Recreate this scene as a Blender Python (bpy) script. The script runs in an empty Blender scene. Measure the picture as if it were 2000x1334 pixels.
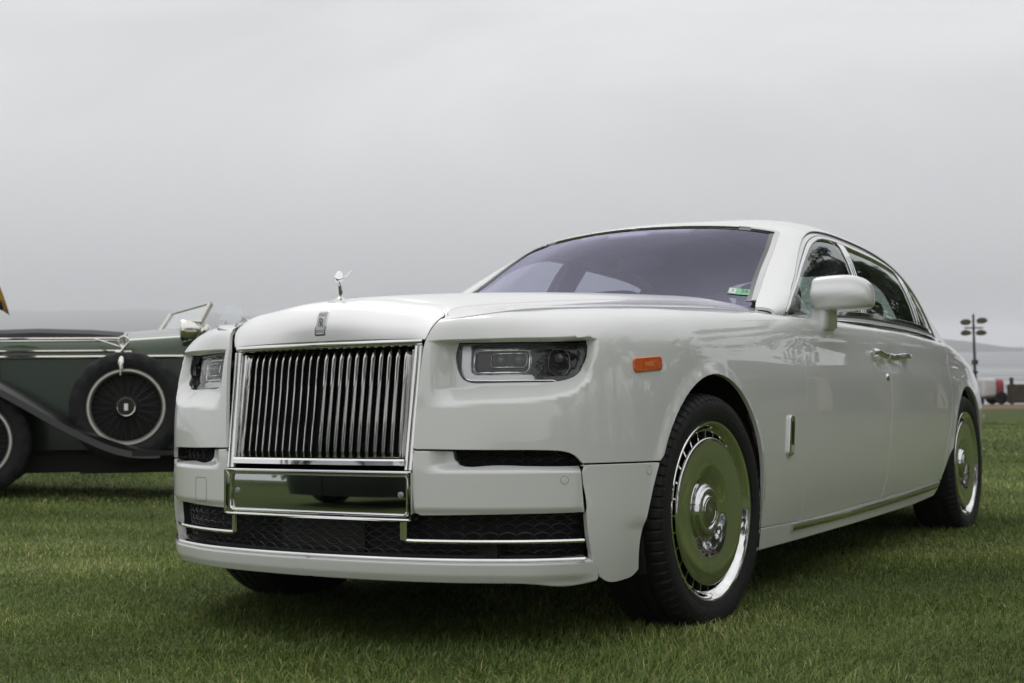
import bpy, bmesh, math, random
import numpy as np
from mathutils import Vector, Matrix
from mathutils.geometry import delaunay_2d_cdt
random.seed(7); RNG=np.random.default_rng(7)
scene=bpy.context.scene
COL=scene.collection
# ------------------------------------------------------------------ camera
CAM_POS=(2.681,-4.161,.738); YAW,PITCH,ROLL=math.radians(31.024),math.radians(2.817),math.radians(-.6265)
cd=bpy.data.cameras.new('Camera'); cam=bpy.data.objects.new('camera',cd); COL.objects.link(cam); scene.camera=cam
_f=Vector((-math.sin(YAW)*math.cos(PITCH),math.cos(YAW)*math.cos(PITCH),math.sin(PITCH))); _r=Vector((math.cos(YAW),math.sin(YAW),0)); _u=_r.cross(_f)
_r2=_r*math.cos(ROLL)+_u*math.sin(ROLL); _u2=-_r*math.sin(ROLL)+_u*math.cos(ROLL)
M=Matrix((_r2,_u2,-_f)).transposed().to_4x4(); M.translation=Vector(CAM_POS); cam.matrix_world=M
cd.sensor_width=36; cd.lens=2601.2*36/2000; cd.clip_start=.05; cd.clip_end=30000
cd.dof.use_dof=True; cd.dof.focus_distance=4.35; cd.dof.aperture_fstop=5.0
# ------------------------------------------------------------------ world (overcast) + sun
SUN_EL,SUN_AZ=math.radians(58),math.radians(150)   # azimuth: direction of the sun in the x-y plane
world=bpy.data.worlds.new('World'); scene.world=world; world.use_nodes=True
nt=world.node_tree; N=nt.nodes; L=nt.links; N.clear()
wo=N.new('ShaderNodeOutputWorld'); bg=N.new('ShaderNodeBackground'); L.new(bg.outputs[0],wo.inputs[0])
sky=N.new('ShaderNodeTexSky'); sky.sky_type='NISHITA'; sky.sun_disc=False; sky.sun_elevation=SUN_EL; sky.sun_rotation=math.radians(90)-SUN_AZ; sky.dust_density=4
tc=N.new('ShaderNodeTexCoord'); sep=N.new('ShaderNodeSeparateXYZ'); L.new(tc.outputs['Generated'],sep.inputs[0])
# the cloud deck: projected on a horizontal layer, so it goes on overhead and behind the camera
mapn=N.new('ShaderNodeMapping'); mapn.inputs['Scale'].default_value=(1.0,1.0,2.6); mapn.inputs['Location'].default_value=(3.3,2.2,.4); L.new(tc.outputs['Generated'],mapn.inputs[0])
no=N.new('ShaderNodeTexNoise'); no.inputs['Scale'].default_value=2.3; no.inputs['Detail'].default_value=7; no.inputs['Roughness'].default_value=.5; no.inputs['Distortion'].default_value=.6; L.new(mapn.outputs[0],no.inputs['Vector'])
cr=N.new('ShaderNodeValToRGB'); cr.color_ramp.elements[0].position=.25; cr.color_ramp.elements[0].color=(.765,.772,.785,1); cr.color_ramp.elements[1].position=.75; cr.color_ramp.elements[1].color=(1.13,1.13,1.12,1); L.new(no.outputs[0],cr.inputs[0])
er=N.new('ShaderNodeValToRGB'); e=er.color_ramp.elements    # brightness of an overcast sky by elevation
e[0].position=0; e[0].color=(.56,.57,.59,1); e[1].position=1; e[1].color=(1.0,1.0,1.02,1)
for p,c in ((.04,(.635,.642,.655)),(.10,(.675,.677,.682)),(.20,(.71,.71,.71)),(.32,(.68,.682,.687)),(.6,(.83,.833,.842))):
    q=e.new(p); q.color=(*c,1)
L.new(sep.outputs['Z'],er.inputs[0])
mu=N.new('ShaderNodeMixRGB'); mu.blend_type='MULTIPLY'; mu.inputs[0].default_value=1; L.new(er.outputs[0],mu.inputs[1]); L.new(cr.outputs[0],mu.inputs[2])
sc_=N.new('ShaderNodeMixRGB'); sc_.blend_type='MULTIPLY'; sc_.inputs[0].default_value=1; sc_.inputs[2].default_value=(.1,.1,.1,1); L.new(sky.outputs[0],sc_.inputs[1])
mx=N.new('ShaderNodeMixRGB'); mx.inputs[0].default_value=.975; L.new(sc_.outputs[0],mx.inputs[1]); L.new(mu.outputs[0],mx.inputs[2])
L.new(mx.outputs[0],bg.inputs[0]); bg.inputs[1].default_value=1.24
sd=bpy.data.lights.new('Sun','SUN'); sun=bpy.data.objects.new('sun',sd); COL.objects.link(sun); sd.energy=.6; sd.angle=math.radians(25); sd.color=(1,.97,.93)
_s=Vector((math.cos(SUN_EL)*math.cos(SUN_AZ),math.cos(SUN_EL)*math.sin(SUN_AZ),math.sin(SUN_EL))); sun.rotation_euler=_s.to_track_quat('Z','Y').to_euler(); sun.location=_s*50
vs=scene.view_settings; vs.view_transform='Standard'; vs.look='None'; vs.exposure=0; vs.gamma=1
scene.cycles.max_bounces=10; scene.cycles.transparent_max_bounces=24; scene.cycles.glossy_bounces=6; scene.cycles.transmission_bounces=8; scene.cycles.volume_bounces=3
scene.cycles.sample_clamp_indirect=6; scene.cycles.use_denoising=True
# ------------------------------------------------------------------ materials
MATS={}
def mat(name,base=(.8,.8,.8),rough=.5,metal=0,coat=0,coat_rough=.03,spec=.5,noise=None,bump=None,alpha=None,emit=None,sheen=0):
    m=bpy.data.materials.new(name); m.use_nodes=True; n=m.node_tree.nodes; l=m.node_tree.links; b=n['Principled BSDF']
    b.inputs['Base Color'].default_value=(*base,1); b.inputs['Roughness'].default_value=rough; b.inputs['Metallic'].default_value=metal
    b.inputs['Coat Weight'].default_value=coat; b.inputs['Coat Roughness'].default_value=coat_rough; b.inputs['Specular IOR Level'].default_value=spec; b.inputs['Sheen Weight'].default_value=sheen
    if noise:      # (scale, colour2, detail)
        t=n.new('ShaderNodeTexCoord'); x=n.new('ShaderNodeTexNoise'); x.inputs['Scale'].default_value=noise[0]; x.inputs['Detail'].default_value=noise[2] if len(noise)>2 else 4
        r=n.new('ShaderNodeValToRGB'); r.color_ramp.elements[0].color=(*base,1); r.color_ramp.elements[1].color=(*noise[1],1); r.color_ramp.elements[0].position=.35; r.color_ramp.elements[1].position=.65
        l.new(t.outputs['Object'],x.inputs[0]); l.new(x.outputs[0],r.inputs[0]); l.new(r.outputs[0],b.inputs['Base Color'])
    if bump:       # (scale, strength, distance)
        t=n.new('ShaderNodeTexCoord'); x=n.new('ShaderNodeTexNoise'); x.inputs['Scale'].default_value=bump[0]; x.inputs['Detail'].default_value=3
        u=n.new('ShaderNodeBump'); u.inputs['Strength'].default_value=bump[1]; u.inputs['Distance'].default_value=bump[2]
        l.new(t.outputs['Object'],x.inputs[0]); l.new(x.outputs[0],u.inputs['Height']); l.new(u.outputs[0],b.inputs['Normal'])
    MATS[name]=m; return m
def glass(name,tint=(1,1,1),refl=(1,1,1),rough=0,f0=.045):
    """thin sheet: Schlick reflection over a tinted see-through, alike from both sides"""
    m=bpy.data.materials.new(name); m.use_nodes=True; n=m.node_tree.nodes; l=m.node_tree.links; n.clear()
    o=n.new('ShaderNodeOutputMaterial'); t=n.new('ShaderNodeBsdfTransparent'); t.inputs[0].default_value=(*tint,1)
    g=n.new('ShaderNodeBsdfGlossy'); g.inputs[0].default_value=(*refl,1); g.inputs['Roughness'].default_value=rough
    ge=n.new('ShaderNodeNewGeometry'); d=n.new('ShaderNodeVectorMath'); d.operation='DOT_PRODUCT'; l.new(ge.outputs['Normal'],d.inputs[0]); l.new(ge.outputs['Incoming'],d.inputs[1])
    def M_(op,a,b=None,clamp=False):
        k=n.new('ShaderNodeMath'); k.operation=op; k.use_clamp=clamp
        for s_,v in zip(k.inputs,(a,b)):
            if v is None: continue
            if isinstance(v,(int,float)): s_.default_value=v
            else: l.new(v,s_)
        return k.outputs[0]
    c=M_('ABSOLUTE',d.outputs['Value']); q=M_('SUBTRACT',1.,c,True); f=M_('ADD',M_('MULTIPLY',M_('POWER',q,5.),1-f0),f0,True)
    x=n.new('ShaderNodeMixShader'); l.new(f,x.inputs[0]); l.new(t.outputs[0],x.inputs[1]); l.new(g.outputs[0],x.inputs[2]); l.new(x.outputs[0],o.inputs[0]); MATS[name]=m; return m
PAINT=mat('white_paint',(.79,.79,.775),.35,0,1,.010,.5)
PAINT.node_tree.nodes['Principled BSDF'].inputs['Coat IOR'].default_value=1.7
SILVER=mat('silver_paint',(.90,.895,.88),.30,.95,.5,.06)
CHROME=mat('chrome',(.80,.80,.79),.035,1)
SATIN=mat('satin_metal',(.60,.60,.59),.22,1)
BLACKG=mat('black_gloss',(.012,.012,.013),.12,0,.5)
BLACK=mat('black_trim',(.014,.014,.015),.45)
DARK=mat('underbody_black',(.008,.008,.008),.8)
RUBBER=mat('tyre_rubber',(.011,.011,.012),.62,noise=(60,(.018,.018,.018)),bump=(300,.25,.0008),spec=.35)
LETTER=mat('tyre_letter_rubber',(.030,.030,.030),.45)
VANE=mat('vane_steel',(.58,.58,.565),.07,1)
MESHM=mat('mesh_black',(.012,.012,.013),.32)
LEATHER=mat('burgundy_leather',(.075,.018,.032),.5,bump=(180,.2,.001))
LINING=mat('headlining',(.085,.065,.10),.9)
DASH=mat('dash_black',(.02,.018,.022),.5)
ORANGE=mat('amber_lens',(.62,.10,.012),.12,0,1,.03,noise=(90,(.78,.16,.03)))
LAMPIN=mat('lamp_interior',(.018,.018,.02),.25,.3)
LAMPGREY=mat('lamp_bezel',(.62,.62,.63),.22,.7)
BADGEW=mat('badge_enamel',(.62,.62,.63),.3,.3)
GREYFIG=mat('badge_dark',(.03,.03,.035),.4)
BADGED=mat('badge_figure',(.10,.10,.11),.4)
WSG=glass('windscreen_glass',(.66,.64,.77),(.80,.78,1.0),f0=.075)
SIDEG=glass('side_glass',(.66,.74,.70),(.95,1,.98),f0=.16)
CLEAR=glass('clear_glass',(.86,.90,.90),(1,1,1),f0=.34)
LENSG=glass('lamp_glass',(.95,.955,.96),(1,1,1),f0=.05)
# ------------------------------------------------------------------ mesh helpers
def tag(o,label=None,cat=None,group=None,kind=None):
    for k,v in (('label',label),('category',cat),('group',group),('kind',kind)):
        if v: o[k]=v
    return o
def empty(name,loc=(0,0,0),rz=0,label=None,cat=None,group=None,parent=None):
    o=bpy.data.objects.new(name,None); o.location=loc; o.rotation_euler=(0,0,rz); o.empty_display_size=.1; COL.objects.link(o)
    if parent: o.parent=parent
    return tag(o,label,cat,group)
def mesh(name,v,f,m,parent=None,normals=None,smooth=False,angle=None):
    me=bpy.data.meshes.new(name); me.from_pydata([tuple(map(float,p)) for p in v],[],[tuple(map(int,q)) for q in f]); me.update()
    if smooth or normals is not None: me.polygons.foreach_set('use_smooth',[True]*len(me.polygons))
    if normals is not None: me.normals_split_custom_set_from_vertices([tuple(map(float,q)) for q in normals])
    elif angle is not None: me.set_sharp_from_angle(angle=math.radians(angle))
    me.materials.append(m); o=bpy.data.objects.new(name,me); COL.objects.link(o)
    if parent: o.parent=parent
    return o
class MB:
    def __init__(s): s.v=[]; s.f=[]
    def add(s,v,f):
        b=len(s.v); s.v+= [tuple(p) for p in v]; s.f+=[tuple(i+b for i in q) for q in f]; return s
    def box(s,lo,hi,rot=None,org=(0,0,0)):
        x0,y0,z0=lo; x1,y1,z1=hi; v=[(x0,y0,z0),(x1,y0,z0),(x1,y1,z0),(x0,y1,z0),(x0,y0,z1),(x1,y0,z1),(x1,y1,z1),(x0,y1,z1)]
        if rot is not None: v=[tuple(Vector(org)+rot@(Vector(p)-Vector(org))) for p in v]
        return s.add(v,[(0,3,2,1),(4,5,6,7),(0,1,5,4),(1,2,6,5),(2,3,7,6),(3,0,4,7)])
    def tube(s,path,r,n=8,closed=False,cap=True,flat=None):
        P=np.asarray(path,float); m=len(P); R=np.broadcast_to(np.asarray(r,float),(m,)) if np.ndim(r)<2 else None
        T=np.gradient(P,axis=0) if not closed else (np.roll(P,-1,0)-np.roll(P,1,0)); T/=np.maximum(np.linalg.norm(T,axis=1,keepdims=True),1e-9)
        up=np.array([0,0,1.]) if abs(T[0,2])<.9 else np.array([1.,0,0]); a=np.cross(T[0],up); a/=np.linalg.norm(a); V=[]
        for i in range(m):
            a=a-T[i]*(a@T[i]); a/=max(np.linalg.norm(a),1e-9); b=np.cross(T[i],a)
            for k in range(n):
                t=2*math.pi*k/n; V.append(P[i]+R[i]*(math.cos(t)*a+math.sin(t)*b))
        F=[]; mm=m if closed else m-1
        for i in range(mm):
            j=(i+1)%m
            for k in range(n): F.append((i*n+k,i*n+(k+1)%n,j*n+(k+1)%n,j*n+k))
        if cap and not closed: F+= [tuple(range(n))[::-1],tuple((m-1)*n+k for k in range(n))]
        return s.add(V,F)
    def sweep(s,path,prof,ups,closed=False):
        """prof: 2D (side,up) closed outline swept along path; ups: per-point up vectors"""
        P=np.asarray(path,float); m=len(P); U=np.broadcast_to(np.asarray(ups,float),(m,3)); n=len(prof)
        T=np.gradient(P,axis=0) if not closed else (np.roll(P,-1,0)-np.roll(P,1,0)); T/=np.maximum(np.linalg.norm(T,axis=1,keepdims=True),1e-9)
        V=[]
        for i in range(m):
            u=U[i]-T[i]*(U[i]@T[i]); u/=np.linalg.norm(u); sd_=np.cross(T[i],u)
            for a,b in prof: V.append(P[i]+sd_*a+u*b)
        F=[]; mm=m if closed else m-1
        for i in range(mm):
            j=(i+1)%m
            for k in range(n): F.append((i*n+k,j*n+k,j*n+(k+1)%n,i*n+(k+1)%n))
        if not closed: F+=[tuple(range(n)),tuple((m-1)*n+k for k in range(n))[::-1]]
        return s.add(V,F)
    def lathe(s,prof,n=64,axis='x',org=(0,0,0),fn=None,closed=False):
        """prof: (r, a) with a along the axis"""
        V=[]; m=len(prof)
        for k in range(n):
            t=2*math.pi*k/n; c_,s_=math.cos(t),math.sin(t)
            for i,(r,a) in enumerate(prof):
                if fn: r=fn(i,k,r,a)
                p={'x':(a,r*c_,r*s_),'y':(r*c_,a,r*s_),'z':(r*c_,r*s_,a)}[axis]; V.append((p[0]+org[0],p[1]+org[1],p[2]+org[2]))
        F=[]
        for k in range(n):
            j=(k+1)%n
            for i in range(m-1 if not closed else m):
                i2=(i+1)%m; F.append((k*m+i,j*m+i,j*m+i2,k*m+i2))
        return s.add(V,F)
    def build(s,name,m,parent=None,smooth=False,angle=40):
        bm=bmesh.new(); vs_=[bm.verts.new(p) for p in s.v]
        for q in s.f:
            try: bm.faces.new([vs_[i] for i in q])
            except ValueError: pass
        bmesh.ops.remove_doubles(bm,verts=bm.verts,dist=1e-6); bmesh.ops.recalc_face_normals(bm,faces=bm.faces)
        me=bpy.data.meshes.new(name); bm.to_mesh(me); bm.free(); me.materials.append(m)
        if smooth: me.polygons.foreach_set('use_smooth',[True]*len(me.polygons)); me.set_sharp_from_angle(angle=math.radians(angle))
        o=bpy.data.objects.new(name,me); COL.objects.link(o)
        if parent: o.parent=parent
        return o
def mirrored(o,parent=None):
    """a part's twin on the other side of the car (x -> -x)"""
    me=o.data.copy(); n=len(me.vertices); co=np.empty(n*3); me.vertices.foreach_get('co',co); co=co.reshape(-1,3); co[:,0]*=-1
    nl=len(me.loops); no_=np.empty(nl*3); has=me.has_custom_normals
    if has: me.corner_normals.foreach_get('vector',no_)
    cn=no_.reshape(-1,3)*[-1,1,1]
    me.vertices.foreach_set('co',co.ravel())
    if has:
        # loops are reversed by flip: corner i of a polygon keeps its vertex; gather per loop after the flip by vertex
        vi=np.empty(nl,int); me.loops.foreach_get('vertex_index',vi); vn=np.zeros((n,3)); vn[vi]=cn
        me.flip_normals(); me.normals_split_custom_set_from_vertices(vn.tolist())
    else: me.flip_normals()
    me.update(); c=bpy.data.objects.new(o.name.split('.')[0],me); COL.objects.link(c); c.parent=parent or o.parent
    for k in o.keys(): c[k]=o[k]
    return c
def text_mesh(txt,size,depth=.0005,font_shear=0,align='CENTER',bold=0):
    cu=bpy.data.curves.new('t','FONT'); cu.body=txt; cu.size=size; cu.extrude=depth; cu.align_x=align; cu.align_y='CENTER'; cu.resolution_u=3; cu.offset=bold
    o=bpy.data.objects.new('t',cu); COL.objects.link(o); dg=bpy.context.evaluated_depsgraph_get(); me=bpy.data.meshes.new_from_object(o.evaluated_get(dg))
    v=np.array([p.co[:] for p in me.vertices]).reshape(-1,3); f=[tuple(p.vertices) for p in me.polygons]
    bpy.data.objects.remove(o); bpy.data.curves.remove(cu); bpy.data.meshes.remove(me); return v,f
def rrect(x0,x1,y0,y1,r,n=5):
    P=[]
    for cx,cy,a in ((x1-r,y0+r,-90),(x1-r,y1-r,0),(x0+r,y1-r,90),(x0+r,y0+r,180)):
        for k in range(n+1): t=math.radians(a+90*k/n); P.append((cx+r*math.cos(t),cy+r*math.sin(t)))
    return P
def sstep(a,b,x): t=np.clip((x-a)/(b-a),0,1); return t*t*(3-2*t)
# --- BEGIN SURFACES (car body as spline surfaces, metres; x = car's left, y = rearwards from front axle, z = up)
def nat_matrix(t):
    n=len(t); A=np.zeros((n,n)); B=np.zeros((n,n)); h=np.diff(t)
    A[0,0]=A[-1,-1]=1
    for i in range(1,n-1):
        A[i,i-1]=h[i-1]; A[i,i]=2*(h[i-1]+h[i]); A[i,i+1]=h[i]
        B[i,i-1]=6/h[i-1]; B[i,i]=-6/h[i-1]-6/h[i]; B[i,i+1]=6/h[i]
    return np.linalg.solve(A,B)
def basis(t,M,q):
    q=np.clip(np.asarray(q,float),t[0],t[-1]); n=len(t)
    i=np.clip(np.searchsorted(t,q,side='right')-1,0,n-2); h=t[i+1]-t[i]
    a=(t[i+1]-q)/h; b=1-a; R=np.zeros((len(q),n)); k=np.arange(len(q))
    R[k,i]+=a; R[k,i+1]+=b
    R+=((a**3-a)*h*h/6)[:,None]*M[i]+((b**3-b)*h*h/6)[:,None]*M[i+1]
    return R
def spline(pts,q):
    pts=np.asarray(pts,float); d=np.sqrt(np.linalg.norm(np.diff(pts,axis=0),axis=1)) if False else np.linalg.norm(np.diff(pts,axis=0),axis=1)
    t=np.concatenate([[0],np.cumsum(d)]); return basis(t,nat_matrix(t),np.asarray(q)*t[-1])@pts
class Surf:
    """profiles: list (stations along u) of lists of 3D rail points (along v); spline in v per station, then spline in u"""
    def __init__(s,profiles,sub=6,mirror_v=False,mirror_u0=False):
        P=np.asarray(profiles,float); nu,nr,_=P.shape
        rows=[]
        for pr in P:
            q=pr
            if mirror_v: q=np.vstack([pr,(pr[:-1]*[-1,1,1])[::-1]])
            d=np.maximum(np.linalg.norm(np.diff(q,axis=0),axis=1),1e-4); t=np.concatenate([[0],np.cumsum(d)])
            w=np.concatenate([np.linspace(t[i],t[i+1],sub,endpoint=False) for i in range(nr-1)]+[[t[nr-1]]])
            if mirror_v: w=np.concatenate([w,[2*t[nr-1]-x for x in w[-2:-sub-2:-1]]])
            rows.append(basis(t,nat_matrix(t),w)@q)
        G=np.array(rows)
        if mirror_u0: G=np.concatenate([(G[1:4]*[-1,1,1])[::-1],G])
        dv=np.linalg.norm(np.diff(G,axis=1),axis=2).mean(0); s.V=np.concatenate([[0],np.cumsum(dv)])
        m=int(nr*sub*0.4)
        du=np.linalg.norm(np.diff(G,axis=0),axis=2)[:,m:m+3].mean(1); s.U=np.concatenate([[0],np.cumsum(du)])
        if mirror_u0: s.U=s.U-s.U[3]
        s.G=G; s.MU=nat_matrix(s.U); s.MV=nat_matrix(s.V); s.vtop=s.V[(nr-1)*sub]; s.disp=None
        s.u0=s.U[0] if not mirror_u0 else 0.; s.railv=s.V[np.arange(nr)*sub]
    def base(s,u,v):
        A=basis(s.U,s.MU,u); B=basis(s.V,s.MV,v)
        return np.einsum('nj,njk->nk',B,np.einsum('ni,ijk->njk',A,s.G))
    def __call__(s,u,v):
        P=s.base(u,v)
        if s.disp is not None: P=P+s.disp(s,u,v,P)
        return P
    def normal(s,u,v,h=.0015):
        du=s(u+h,v)-s(u-h,v); dv=s(u,v+h)-s(u,v-h); n=np.cross(du,dv)
        return n/np.maximum(np.linalg.norm(n,axis=1,keepdims=True),1e-12)
    def grid(s):
        if not hasattr(s,'_g'):
            u=np.arange(s.u0,s.U[-1],.02); v=np.arange(0,s.vtop+.01,.015)
            uu,vv=[a.ravel() for a in np.meshgrid(u,v,indexing='ij')]
            s._g=(uu,vv,s.base(uu,vv))
        return s._g
    def inv(s,pts,it=8):
        pts=np.atleast_2d(np.asarray(pts,float)); uu,vv,G=s.grid()
        U=np.empty(len(pts)); V=np.empty(len(pts))
        for k,p in enumerate(pts):
            j=((G-p)**2).sum(1).argmin(); U[k],V[k]=uu[j],vv[j]
        h=1e-4
        for _ in range(it):
            r=s.base(U,V)-pts; a=(s.base(U+h,V)-s.base(U-h,V))/(2*h); b=(s.base(U,V+h)-s.base(U,V-h))/(2*h)
            aa=(a*a).sum(1); bb=(b*b).sum(1); ab=(a*b).sum(1); ra=(a*r).sum(1); rb=(b*r).sum(1)
            D=np.maximum(aa*bb-ab*ab,1e-9)
            U=np.clip(U-np.clip((ra*bb-rb*ab)/D,-.05,.05),s.U[0],s.U[-1]); V=np.clip(V-np.clip((rb*aa-ra*ab)/D,-.05,.05),0,s.vtop)
        return np.stack([U,V],1)
OUT=[(0,-.935),(.2,-.927),(.37,-.905),(.5,-.872),(.62,-.826),(.72,-.77),(.80,-.712),(.847,-.663),(.886,-.600),(.917,-.52),(.941,-.41),(.957,-.22),(.965,0),(.973,.35),(.984,.8),(.994,1.5),(.997,2.1),(.992,2.7),(.979,3.2),(.959,3.77),(.935,4.2),(.875,4.6),(.79,4.84),(.65,4.97),(.4,5.04),(0,5.06)]
TOP=[(0,-.80,1.03),(.2,-.80,1.03),(.37,-.81,1.015),(.47,-.815,1.007),(.545,-.765,1.018),(.595,-.705,1.028),(.628,-.63,1.035),(.65,-.56,1.041),(.668,-.485,1.047),(.69,-.40,1.053),(.712,-.325,1.058),(.75,-.16,1.067),(.79,.02,1.073),(.83,.33,1.083),(.888,.8,1.09),(.914,1.5,1.094),(.916,2.1,1.094),(.912,2.7,1.092),(.895,3.2,1.082),(.875,3.77,1.06),(.79,4.2,1.02),(.68,4.6,.97),(.58,4.74,.95),(.45,4.88,.95),(.2,4.9,.95),(0,4.9,.95)]
#            z     : front (k2..k6) inset | corner (k7-10) | fender k11-13 | doors k14-18 | rear
RAILZ=[.20,.285,.36,.57,.75,.88,.955,1.0,1.025]
INS={'f':[.012,.0,-.002,.0,.008,.022,.036,.052,.085],
     'm':[.016,.004,-.0,.0,.005,.016,.030,.052,.085],
     'c':[.032,.014,.004,.0,.004,.015,.032,.057,.086],
     'w':[.045,.030,.020,.0,-.002,.004,.016,.034,.062],
     'd':[.055,.040,.024,.0,-.003,.003,.016,.034,.052],
     'r':[.055,.040,.024,.0,-.003,.010,.028,.056,.10]}
KIND='ffffmmccccc'+'www'+'ddddd'+'rrrrrrr'
def build_wall():
    O=np.array(OUT); prof=[]
    T=np.gradient(O,axis=0); T[0]=(1,0); T[-1]=(-1,0); N=np.stack([T[:,1],-T[:,0]],1); N/=np.linalg.norm(N,axis=1,keepdims=True)
    for k in range(len(O)):
        ins=INS[KIND[k]][:7]; zs=list(RAILZ[:7])
        if k<=6: zs[5:]=[.86,.934]; ins=list(ins); ins[5:]=[.018,.030]
        if k==7: zs[5:]=[.868,.942]
        if KIND[k]=='r':
            f=(TOP[k][2]-.93)/(1.085-.93); zs=[.20,.285,.36,.57,.70+.05*f,.78+.1*f,.84+.115*f]
        pr=[(*(O[k]-N[k]*i),z) for i,z in zip(ins,zs)]
        t=np.array(TOP[k]); a=np.array(pr[-1])
        w=min(1,max(0,(k-5)/4)); FR=np.array(((.17,.36),(.42,.68),(.71,.88)))*(1-w)+np.array(((.115,.42),(.33,.755),(.64,.93)))*w
        for fh,fz in FR:
            m=a+(t-a)*fh; m[2]=a[2]+(t[2]-a[2])*fz; pr.append(tuple(m))
        pr.append(tuple(t)); prof.append(pr)
    return Surf(prof,mirror_u0=True)
GH=[
[(0.905,0.76,1.06),(0.9,0.755,1.1),(0.885,0.75,1.108),(0.83,0.735,1.115),(0.5,0.64,1.13),(0,0.58,1.135)],
[(0.915,1.0,1.065),(0.915,1.0,1.135),(0.884,1.0,1.18),(0.76,0.985,1.212),(0.45,0.92,1.27),(0,0.86,1.285)],
[(0.92,1.3,1.065),(0.883,1.3,1.21),(0.814,1.3,1.335),(0.7,1.285,1.368),(0.4,1.2,1.43),(0,1.14,1.445)],
[(0.923,1.6,1.066),(0.858,1.6,1.285),(0.755,1.6,1.465),(0.644,1.575,1.518),(0.35,1.49,1.558),(0,1.44,1.568)],
[(0.924,1.9,1.066),(0.85,1.9,1.325),(0.73,1.88,1.525),(0.6,1.85,1.588),(0.32,1.8,1.617),(0,1.78,1.623)],
[(0.924,2.3,1.066),(0.845,2.3,1.335),(0.715,2.3,1.548),(0.58,2.3,1.612),(0.3,2.3,1.647),(0,2.3,1.654)],
[(0.921,2.8,1.064),(0.84,2.8,1.33),(0.705,2.8,1.535),(0.57,2.8,1.604),(0.3,2.8,1.645),(0,2.8,1.655)],
[(0.904,3.3,1.055),(0.82,3.3,1.3),(0.685,3.3,1.485),(0.55,3.3,1.555),(0.29,3.3,1.6),(0,3.3,1.612)],
[(0.87,3.7,1.045),(0.778,3.7,1.23),(0.655,3.7,1.385),(0.53,3.72,1.45),(0.28,3.75,1.5),(0,3.76,1.51)],
[(0.825,4.1,1.02),(0.75,4.1,1.115),(0.63,4.12,1.205),(0.5,4.15,1.25),(0.26,4.2,1.285),(0,4.22,1.29)],
[(0.75,4.35,0.99),(0.7,4.38,1.03),(0.6,4.42,1.06),(0.48,4.46,1.08),(0.26,4.5,1.09),(0,4.52,1.09)]]
# --- END SURFACES
# ------------------------------------------------------------------ panels: 2D outlines on a surface -> mesh with rolled edges
def resample(pts,h,closed=True):
    P=np.asarray(pts,float); Q=np.vstack([P,P[:1]]) if closed else P
    out=[]
    for a,b in zip(Q[:-1],Q[1:]):
        k=max(1,int(round(np.linalg.norm(b-a)/h))); out+= [a+(b-a)*i/k for i in range(k)]
    if not closed: out.append(Q[-1])
    return np.array(out)
def area2(P): x,y=P[:,0],P[:,1]; return .5*np.sum(x*np.roll(y,-1)-np.roll(x,-1)*y)
def inside(P,q):
    r=np.zeros(len(q),bool); x,y=q[:,0],q[:,1]; n=len(P); j=n-1
    for i in range(n):
        xi,yi=P[i]; xj,yj=P[j]
        if yi!=yj:
            c=((yi>y)!=(yj>y))&(x<(xj-xi)*(y-yi)/(yj-yi)+xi); r^=c
        j=i
    return r
def dist_to(P,q,closed=True):
    d=np.full(len(q),9.); Q=np.roll(P,-1,0)
    for a,b in zip(P,Q):
        ab=b-a; t=np.clip(((q-a)@ab)/max(ab@ab,1e-12),0,1); d=np.minimum(d,np.linalg.norm(q-a-t[:,None]*ab,axis=1))
    return d
def smooth_path(pts,n=8):
    """spline through a list of points (open)"""
    P=np.asarray(pts,float); return spline(P,np.linspace(0,1,n*(len(P)-1)+1))
def offset_poly(P,d):
    P=np.asarray(P,float); 
    if area2(P)<0: P=P[::-1]
    a=P-np.roll(P,1,0); b=np.roll(P,-1,0)-P
    def nrm(t): t=t/np.maximum(np.linalg.norm(t,axis=1,keepdims=True),1e-9); return np.stack([-t[:,1],t[:,0]],1)
    n=nrm(a)+nrm(b); n/=np.maximum(np.linalg.norm(n,axis=1,keepdims=True),1e-9); k=1/np.maximum((n*nrm(a)).sum(1),.5)
    return P+n*(d*k)[:,None]
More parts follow.
